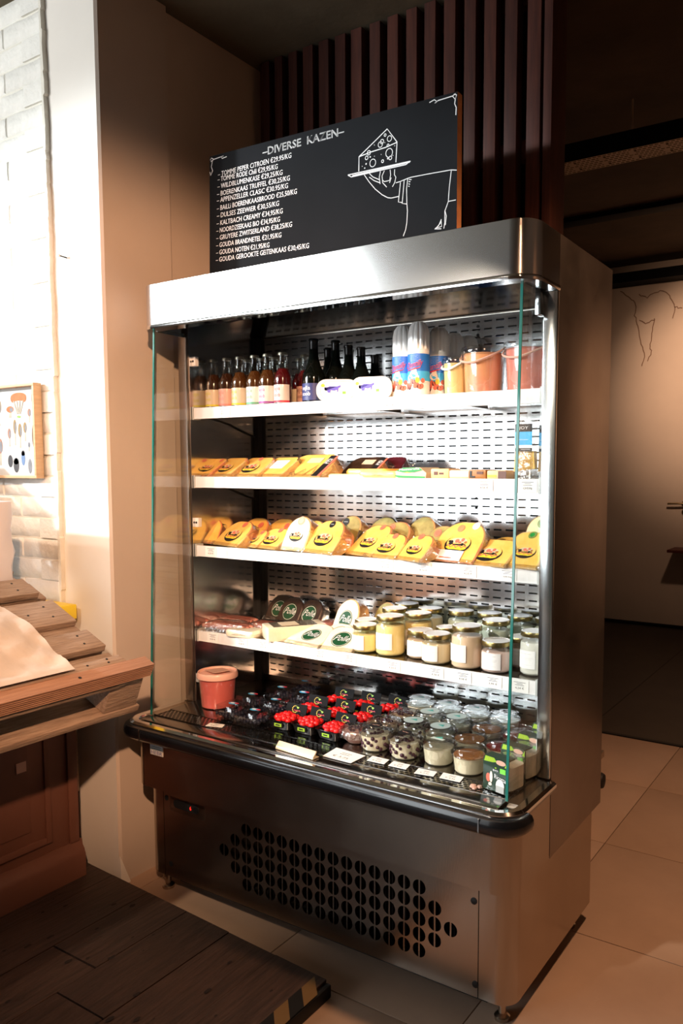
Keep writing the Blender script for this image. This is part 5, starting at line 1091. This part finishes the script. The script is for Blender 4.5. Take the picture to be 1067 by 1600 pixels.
# ------------------------------------------------------------------ deck
ZD = DZ+.001
t = pail(.151, .172, ZD, .066, .122, 'large pail of pink-red sauce with blank lid at the left end of the deck', 'sauce_pink', 'pail on the deck', lid='pail_lid', handle=False)
m = MB(); m.prism([(-.045, -.02), (.02, -.035), (.04, .02), (-.01, .035)], 'z', .1225, .1235, 'lab_pink'); m.build('lid_label', t)
def clam(x, y, label, rz=0):
    t = thing('berry_box', label, 'berry box', (x, y, ZD), rz, 'clear clamshell boxes of blueberries'); w, d, h = .094, .094, .044
    m = MB(); A = rounded(-w/2, w/2, -d/2, d/2, .012, 3); n = len(A)
    vs = [(a*.88, b*.88, .001) for a, b in A]+[(a*.98, b*.98, .024) for a, b in A]; m.add(vs, [(i, (i+1) % n, n+(i+1) % n, n+i) for i in range(n)]+[tuple(range(n))[::-1]], 'clear_plastic'); m.build('box_base', t)
    m = MB(); vs = [(a*1.04, b*1.04, .024) for a, b in A]+[(a*1.04, b*1.04, .027) for a, b in A]+[(a*.92, b*.92, .029) for a, b in A]+[(a*.86, b*.86, h) for a, b in A]
    m.add(vs, [(j*n+i, j*n+(i+1) % n, (j+1)*n+(i+1) % n, (j+1)*n+i) for j in range(3) for i in range(n)]+[tuple(3*n+i for i in range(n))], 'clear_plastic')
    for i in range(12): a = -.040+i*.0072; m.box(a, a+.0015, -d/2-.0015, -d/2+.001, .004, .022, 'clear_plastic')
    m.build('box_lid', t, 30)
    m = MB(); m.disc(0, 0, .017, .012, 'skyblue', 16, 0, M=T(0, 0, h+.0008, rx=-PI/2)); m.disc(.012, .004, .010, .006, 't_red', 12, .0003, M=T(0, 0, h+.0010, rx=-PI/2)); m.disc(-.002, 0, .009, .005, 't_white', 12, .0005, M=T(0, 0, h+.0012, rx=-PI/2)); m.build('round_sticker', t, 0)
    m = MB(); rr_ = random.Random(int(x*100)); 
    for i in range(36):
        q = rr_.uniform(.006, .0078); m.lathe([(0, -q), (q*.8, -q*.6), (q, 0), (q*.8, q*.6), (0, q)], 'blueberry', 7, (-.036+(i % 6)*.0144+rr_.uniform(-.002, .002), -.036+(i//6)*.0144, .011+rr_.uniform(0, .008)))
    o = m.build('blueberries', t, 60); o['kind'] = 'stuff'
for x, y, l in ((.285, .108, 'clear blueberry box, front row beside the pink-red pail'), (.392, .095, 'clear blueberry box, front row beside the raspberries'), (.262, .225, 'clear blueberry box, second row behind the pail side'), (.372, .218, 'clear blueberry box, second row behind the raspberry side'),
                (.290, .345, 'clear blueberry box, third row left'), (.398, .335, 'clear blueberry box, third row right'), (.31, .455, 'clear blueberry box, rearmost by the back panel')): clam(x, y, l, R.uniform(-.05, .05))
def drupe():
    m = MB(); r = .0095; vs = []; fs = []; n = 12; rows = 7
    for j in range(rows+1):
        ph = PI*j/rows
        for i in range(n):
            a = 2*PI*(i+(.5 if j % 2 else 0))/n; rr_ = r*(1+(.13 if (i+j) % 2 else -.05)); vs.append((rr_*math.sin(ph)*math.cos(a), rr_*math.sin(ph)*math.sin(a), r*1.05*math.cos(ph)))
    m.add(vs, [(j*n+i, (j+1)*n+i, (j+1)*n+(i+1) % n, j*n+(i+1) % n) for j in range(rows) for i in range(n)], 'raspberry_red'); o = m.build('raspberry', None, 80); return o
RB = [drupe()]; rbused = [False]
def punnet(x, y, label, where, n, w=.088, d=.088, rz=0, lid=True):
    t = thing('raspberry_punnet', label, 'punnet', (x, y, ZD), rz, 'black punnets of raspberries'); h = .030
    m = MB(); A = rounded(-w/2, w/2, -d/2, d/2, .012, 3); k = len(A)
    vs = [(a*.82, b*.82, .001) for a, b in A]+[(a, b, h) for a, b in A]+[(a*1.05, b*1.05, h+.001) for a, b in A]+[(a*1.05, b*1.05, h-.002) for a, b in A]+[(a*.96, b*.96, h-.001) for a, b in A]+[(a*.80, b*.80, .004) for a, b in A]
    m.add(vs, [(i, (i+1) % k, k+(i+1) % k, k+i) for i in range(k)]+[tuple(range(k))[::-1]], 'black_rubber'); m.add(vs, [(j*k+i, j*k+(i+1) % k, (j+1)*k+(i+1) % k, (j+1)*k+i) for j in (1, 3, 4) for i in range(k)]+[tuple(5*k+i for i in range(k))], 'black_rubber'); m.build('tray', t, 40)
    m = MB(); m.box(-.020, .020, -d/2*.94-.003, -d/2*.94, .010, .024, 'beam_black'); m.box(-.014, .014, -d/2*.94-.0036, -d/2*.94-.003, .012, .022, 'leaf'); m.box(-.009, .008, -d/2*.94-.004, -d/2*.94-.0036, .015, .019, 'black_ink'); m.build('front_label', t, 0)
    # upright black card with dotted ring and red script at the back
    m = MB(); Mk = T(0, d*.42, .0, rx=-.35); m.box(-.040, .040, 0, .0012, .022, .062, 'beam_black', M=Mk)
    for i in range(11): a = 2*PI*i/12+.3; m.disc(-.004+.0105*math.cos(a), .044+.0105*math.sin(a), .0016, .0016, 'yell' if i > 2 else 'leaf', 6, .0008, M=Mk)
    m.ribbon([(-.008+i*.0035, .040+.0018*math.sin(i*2.4)) for i in range(8)], .0016, 't_red', .0010, M=Mk); m.disc(.006, .050, .005, .002, 'leaf', 8, .0009, M=Mk); m.build('brand_card', t, 0)
    rr_ = random.Random(int(x*1000))
    for i in range(n):
        a = i*2.399; q = math.sqrt((i+.5)/n)*.037; bx = q*math.cos(a)+rr_.uniform(-.002, .002); by = q*math.sin(a)*.95; bz = .026+.010*(1-(q/.036)**2)+rr_.uniform(0, .003)
        if by > .026: continue
        loc = (x+bx*math.cos(rz)-by*math.sin(rz), y+bx*math.sin(rz)+by*math.cos(rz), ZD+bz)
        if not rbused[0]: b = RB[0]; rbused[0] = True
        else: b = RB[0].copy(); C.objects.link(b)
        b.location = loc; b.rotation_euler = (rr_.uniform(0, 3), rr_.uniform(0, 3), rr_.uniform(0, 3)); tag(b, 'bright red raspberry in the '+where, 'raspberry', 'raspberries in the '+where)
punnet(.500, .125, 'black raspberry punnet, front row left, beside the blueberry boxes', 'front left punnet', 19, rz=.05)
punnet(.592, .130, 'black raspberry punnet, front row middle', 'front middle punnet', 19, rz=.0)
punnet(.690, .128, 'black raspberry punnet, front row right, beside the mousse bowl', 'front right punnet', 20, rz=-.05)
punnet(.500, .235, 'black raspberry punnet, second row left', 'second-row left punnet', 14); punnet(.605, .245, 'black raspberry punnet, second row middle', 'second-row middle punnet', 14); punnet(.705, .250, 'black raspberry punnet, second row right', 'second-row right punnet', 14)
punnet(.520, .355, 'shaded raspberry punnet, third row left', 'third-row left punnet', 10); punnet(.625, .365, 'shaded raspberry punnet, third row middle', 'third-row middle punnet', 10); punnet(.730, .375, 'shaded raspberry punnet, third row right with tilted card', 'third-row right punnet', 10)
def cup(x, y, label, fill, top, r=.049, h=.070, deco=None, fillh=.045):
    t = thing('dessert_cup', label, 'dessert cup', (x, y, ZD), R.uniform(-.3, .3), 'clear dessert cups on the deck')
    m = MB(); m.lathe([(0, .001), (r*.76, .001), (r*.82, .004), (r*.92, .046), (r, .050), (r, .053)], 'clear_plastic', 26); m.build('cup_wall', t)
    ch = 'cherry' in label
    m = MB(); m.lathe([(0, .003), (r*.74, .003), (r*.80, .006), (r*.89, fillh), (0, fillh+.001)], 'dessert_cream' if ch else fill, 26); m.build('dessert', t)
    if ch:
        m = MB(); rc = random.Random(int(x*1000))
        for k in range(44):
            a = k*2.399; zz = .010+(k % 6)*.0064; q = rc.uniform(.0052, .0072); d = r*(.76+.10*(zz/.045)) if k < 34 else r*rc.uniform(.1, .7)
            if k >= 34: zz = fillh
            m.lathe([(0, -q), (q*.8, -q*.6), (q, 0), (q*.8, q*.6), (0, q)], 'berry_dark', 8, (d*math.cos(a), d*math.sin(a), zz))
        o = m.build('cherries', t, 60); o['kind'] = 'stuff'
    if top: m = MB(); m.lathe([(r*.885, fillh-.001), (r*.87, fillh+.003), (r*.5, fillh+.006), (0, fillh+.005)], top, 26); m.build('topping', t)
    m = MB(); m.lathe([(r*1.0, .048), (r*1.05, .050), (r*1.05, .055), (r*.98, .057), (r*.93, .064), (r*.88, h-.001), (r*.80, h), (r*.78, h-.002), (0, h-.002)], 'clear_plastic', 30); m.build('lid', t)
    if deco:
        m = MB()
        if deco == 'leaf': m.prism([(-.022, -.008), (.018, -.014), (.022, -.004), (-.018, .004)], 'z', h-.0015, h-.001, 'frost_foil'); m.prism([(-.014, .0), (.012, -.004), (.006, .012)], 'z', h-.001, h-.0007, 't_teal')
        if deco == 'black': m.disc(.0, .0, .020, .020, 'black_ink', 20, 0, M=T(0, 0, h-.0005, rx=-PI/2)); m.ribbon([(-.012+i*.004, .002*math.sin(i*2.2)) for i in range(7)], .0025, 'lab_pink', .0004, M=T(0, 0, h, rx=-PI/2))
        if deco == 'foil': m.disc(.0, .0, .030, .030, 'frost_foil', 24, 0, M=T(0, 0, h-.0012, rx=-PI/2)); m.prism([(-.010, .0), (.014, -.004), (.006, .012)], 'z', h-.001, h-.0006, 't_teal')
        m.build('lid_sticker', t, 0)
CU = [(.852, .112, 'cherry and cream dessert cup with black sticker, front row left', 'dessert_cherry', None, 'black'), (.958, .104, 'cherry and cream dessert cup with black sticker, front row second', 'dessert_cherry', None, 'black'),
      (1.062, .115, 'pale cream dessert cup with green leaf sticker, front row', 'dessert_cream', None, 'leaf'), (1.165, .100, 'cream dessert cup with brown crumble top, front row right', 'dessert_cream', 'crumble', 'black0'),
      (.918, .215, 'cream dessert cup with frosted lid behind the two cherry ones, left', 'dessert_cream', None, 'foil'), (1.012, .212, 'cream dessert cup with frosted lid behind the leaf-stickered one', 'dessert_cream', None, 'foil'), (1.108, .212, 'crumble-topped dessert cup second row', 'dessert_cream', 'crumble', None), (1.212, .205, 'red jam dessert cup second row near the green boxes', 'dessert_cherry', 'jam_red', None),
      (.915, .318, 'cream dessert cup with frosted lid, third row left', 'dessert_cream', None, 'foil'), (1.010, .315, 'cream dessert cup with frosted lid, third row middle', 'dessert_cream', None, 'foil'), (1.112, .315, 'crumble-topped dessert cup third row', 'dessert_cream', 'crumble', None), (1.215, .310, 'red jam dessert cup third row right', 'dessert_cherry', 'jam_red', None),
      (.920, .425, 'pale dessert cup with frosted lid, back row left', 'dessert_cream', None, 'foil'), (1.020, .425, 'pale dessert cup with frosted lid, back row middle', 'dessert_cream', None, 'foil'), (.815, .430, 'shaded dessert cup in the back row beside dark trays', 'dessert_cream', None, 'foil'), (1.12, .425, 'clear dessert cup in the back row right', 'dessert_cream', None, None)]
for x, y, l, f, tp, dc in CU: cup(x, y, l, f, tp, deco=dc)
def bowl(x, y, label, key, w, rz=0):
    t = thing('wrapped_bowl', label, 'bowl', (x, y, ZD), rz, 'plastic-wrapped bowls between raspberries and cups')
    m = MB(); m.lathe([(0, .001), (w*.55, .001), (w*.85, .016), (w*.98, .036), (w*1.0, .038)], 'clear_plastic', 22); m.build('bowl_wall', t)
    m = MB(); m.lathe([(0, .003), (w*.54, .003), (w*.82, .016), (w*.93, .034), (w*.6, .040), (0, .041)], key, 22); m.build('mousse', t)
    m = MB(); rr_ = random.Random(5); 
    for i in range(16): q = .006; a = rr_.uniform(0, 6.28); d = rr_.uniform(0, w*.6); m.lathe([(0, -q), (q, 0), (0, q)], 'berry_dark', 6, (d*math.cos(a), d*math.sin(a), .043))
    o = m.build('dark_berries', t); o['kind'] = 'stuff'
    m = MB(); vs = []; n = 24
    for j, (q, z) in enumerate(((.2, .050), (.7, .049), (1.02, .042), (1.12, .034), (1.06, .022))):
        for i in range(n): a = 2*PI*i/n; g = rr_.uniform(.97, 1.04); vs.append((w*q*g*math.cos(a), w*q*g*math.sin(a), z+rr_.uniform(-.0015, .0015)))
    m.add(vs, [(j*n+i, j*n+(i+1) % n, (j+1)*n+(i+1) % n, (j+1)*n+i) for j in range(4) for i in range(n)]+[tuple(range(n))], 'clear_film'); m.build('cling_film', t, 20)
bowl(.772, .128, 'film-wrapped bowl of brown-pink mousse with dark berries, front row', 'mousse', .050); bowl(.800, .235, 'film-wrapped dark bowl behind the front mousse bowl', 'dessert_cherry', .052); bowl(.812, .335, 'film-wrapped dark bowl in the third row, right of the raspberries', 'dessert_cherry', .050)
def green_box(x, y, label, front=True):
    t = thing('fresh_cheese_box', label, 'box', (x, y, ZD), -.22, 'dark green card boxes at the right end of the deck'); w, d, h = .078, .085, .088
    m = MB(); m.prism([(-w/2, .001), (w/2, .001), (w/2, h*.92), (w/2-.004, h), (-w/2+.006, h), (-w/2, h*.94)], 'y', -.004, .0, 'pack_green'); m.prism([(-w/2+.002, h*.96), (w/2-.002, h*.96), (w/2-.002, h), (-w/2+.002, h)], 'y', .0, d*.35, 'pack_green')
    m.build('card_sleeve', t)
    m = MB(); A = rounded(-w*.42, w*.46, .003, d, .02, 5); n = len(A); vs = [(a, b, .002) for a, b in A]+[(a*1.0, b, h*.80) for a, b in A]+[(a*1.08, b*1.0, h*.82) for a, b in A]+[(a*1.08, b, h*.86) for a, b in A]+[(a*.9, b*.9+.004, h*.87) for a, b in A]
    m.add(vs, [(j*n+i, j*n+(i+1) % n, (j+1)*n+(i+1) % n, (j+1)*n+i) for j in range(4) for i in range(n)]+[tuple(4*n+i for i in range(n))], 'clear_plastic'); m.build('plastic_cup', t, 40)
    m = MB(); A2 = [(a*.93, b*.93+.004) for a, b in A]; vs = [(a, b, .004) for a, b in A2]+[(a, b, h*.70) for a, b in A2]; m.add(vs, [(i, (i+1) % n, n+(i+1) % n, n+i) for i in range(n)]+[tuple(n+i for i in range(n))], 'yog_pale'); m.build('fresh_cheese', t, 40)
    m = MB(); Mg = T(0, -.0042, 0)
    m.prism([(-w*.46, h*.84), (-w*.40, h*1.0), (-w*.05, h*1.0), (w*.06, h*.90), (-w*.1, h*.86)], 'y', -.0006, 0, 'leaf', M=Mg); m.disc(w*.22, h*.90, w*.20, h*.075, 'lab_pink', 14, .0004, M=Mg); m.prism([(w*.38, h*.80), (w*.49, h*.98), (w*.49, h*.80)], 'y', -.0008, 0, 'leaf', M=Mg)
    for k in range(5): m.ribbon([(-w*(.40-.07*k), h*.87), (-w*(.36-.07*k), h*.98)], .0010, 't_yellow', .0009, M=Mg)
    m.box(w*.20, w*.42, -.0012, 0, h*.60, h*.74, 'lime', M=Mg)
    m.disc(-w*.28, h*.38, w*.09, h*.13, 'stick_red', 12, .0008, M=Mg); m.disc(-w*.16, h*.42, w*.06, h*.17, 'cream_white', 12, .0010, M=Mg); m.disc(-w*.20, h*.20, w*.07, h*.05, 'cream_white', 10, .0010, M=Mg); m.disc(w*.20, h*.22, w*.17, h*.20, 'lid_white', 14, .0008, M=Mg); m.box(w*.04, w*.36, -.0011, 0, h*.02, h*.22, 'gray2', M=Mg)
    text(m, 'Ricotta', -w*.02, h*.42, w*.46, h*.13, 't_white', .0016, M=Mg, slope=-.15); text(m, 'BIO', -w*.08, h*.62, w*.20, h*.05, 't_white', .0016, M=Mg); m.disc(w*.02, h*.72, w*.04, h*.02, 'leaf', 8, .001, M=Mg)
    m.build('printed_front', t, 0)
for x, y, l in ((1.285, .015, 'dark green fresh cheese box, foremost at the right corner of the deck'), (1.288, .115, 'dark green fresh cheese box, second from the front at the right'), (1.290, .215, 'dark green fresh cheese box, third from the front at the right'), (1.292, .315, 'dark green fresh cheese box, last one towards the back panel')): green_box(x, y, l)
CA = [([(0.76, -0.023), (0.753, 0.052), (0.863, 0.042), (0.86, -0.025)], 'large cream price card lying in front of the mousse bowl', '€ 3,75'), ([(0.886, 0.015), (0.88, 0.053), (0.937, 0.053), (0.943, 0.017)], 'small price card in front of the first cherry cup', '€ 4,20'), ([(0.958, 0.015), (0.953, 0.051), (1.007, 0.052), (1.014, 0.017)], 'small price card in front of the second cherry cup', '€ 4,20'),
      ([(1.047, 0.006), (1.039, 0.044), (1.095, 0.047), (1.102, 0.014)], 'small price card in front of the leaf-stickered cup', '€ 3,95'), ([(1.12, 0.015), (1.112, 0.052), (1.173, 0.054), (1.18, 0.017)], 'small price card in front of the crumble cup', '€ 3,95'), ([(0.281, -0.012), (0.271, 0.018), (0.325, 0.030), (0.338, 0.004)], 'small price card alone near the pink-red pail', '€ 8,50')]
for P, l, tx in CA:
    m = MB(); m.prism(P, 'z', DZ+.0012, DZ+.0022, 'paper_white'); ax = sum(p[0] for p in P)/4; ay = sum(p[1] for p in P)/4; w = P[2][0]-P[1][0]
    Mx = T(ax, ay, DZ+.0024, rx=-PI/2, rz=-.05); q = w/.11
    text(m, tx, 0, -.020*q, w*.5, .011*q, 'ink', 0, M=Mx, center=True)
    for k in range(2): m.box(-w*.16, w*.16, -.0003, 0, (.004+k*.010)*q, (.006+k*.010)*q, 'gray_ink', M=Mx)
    o = m.build('price_card', None, 0); tag(o, l, 'price card', 'price cards lying on the air grille')
t = thing('price_holder', 'white plastic price rail lying on the deck edge before the raspberries', 'price holder', (.680, -.040, DZ), -.09)
m = MB(); m.prism([(-.014, .001), (.012, .001), (.012, .003), (-.004, .006), (.004, .020), (.001, .021), (-.012, .006)], 'x', -.075, .075, 'lab_cream'); m.build('rail', t)
m = MB(); m.box(-.073, .073, -.0125, -.0115, .004, .010, 'paper_white'); m.build('strip', t)
rr_ = random.Random(9)
m = MB(); m.lathe([(0, 0), (.010, .001), (.008, .006), (0, .008)], 'lab_pink', 7, (1.222, .012, DZ)); m.lathe([(0, 0), (.008, .001), (.006, .006), (0, .007)], 'lab_pink', 6, (1.238, .016, DZ)); m.lathe([(0, 0), (.007, .001), (.006, .005), (0, .006)], 'lab_pink', 6, (1.230, .002, DZ))
o = m.build('garlic_bits', None); tag(o, 'few pale pink crumbs on the grille near the crumble cup', 'crumbs', None, 'stuff')
def crate():  # out-of-view crate added to shape the shadow on the wall
    t = thing('shadow_crate', 'unseen wooden crate added out of view to shape the wall shadow', 'crate', (-.95, -.42, 1.36))
    for z in (.0, .045, .09):
        for y in (-.16, .15): m = MB(); m.box(-.28, .22, y, y+.010, z, z+.036, 'pallet_wood', .001); m.build('slat', t)
        for x in (-.29, .22): m = MB(); m.box(x, x+.010, -.16, .16, z, z+.036, 'pallet_wood', .001); m.build('slat', t)
    m = MB(); m.box(-.28, .22, -.15, .15, -.006, .0, 'pallet_wood'); m.build('bottom', t)
    m = MB(); m.box(-.28, -.26, -.15, .15, -.23, -.006, 'pallet_wood'); m.box(.2, .22, -.15, .15, -.06, -.006, 'pallet_wood')
    for x, z0 in ((-.28, -.04), (.2, -.245)): pass
    m = MB(); m.box(.18, .20, -.14, .14, -.23, -.006, 'pallet_wood'); m.build('riser', t)
crate()
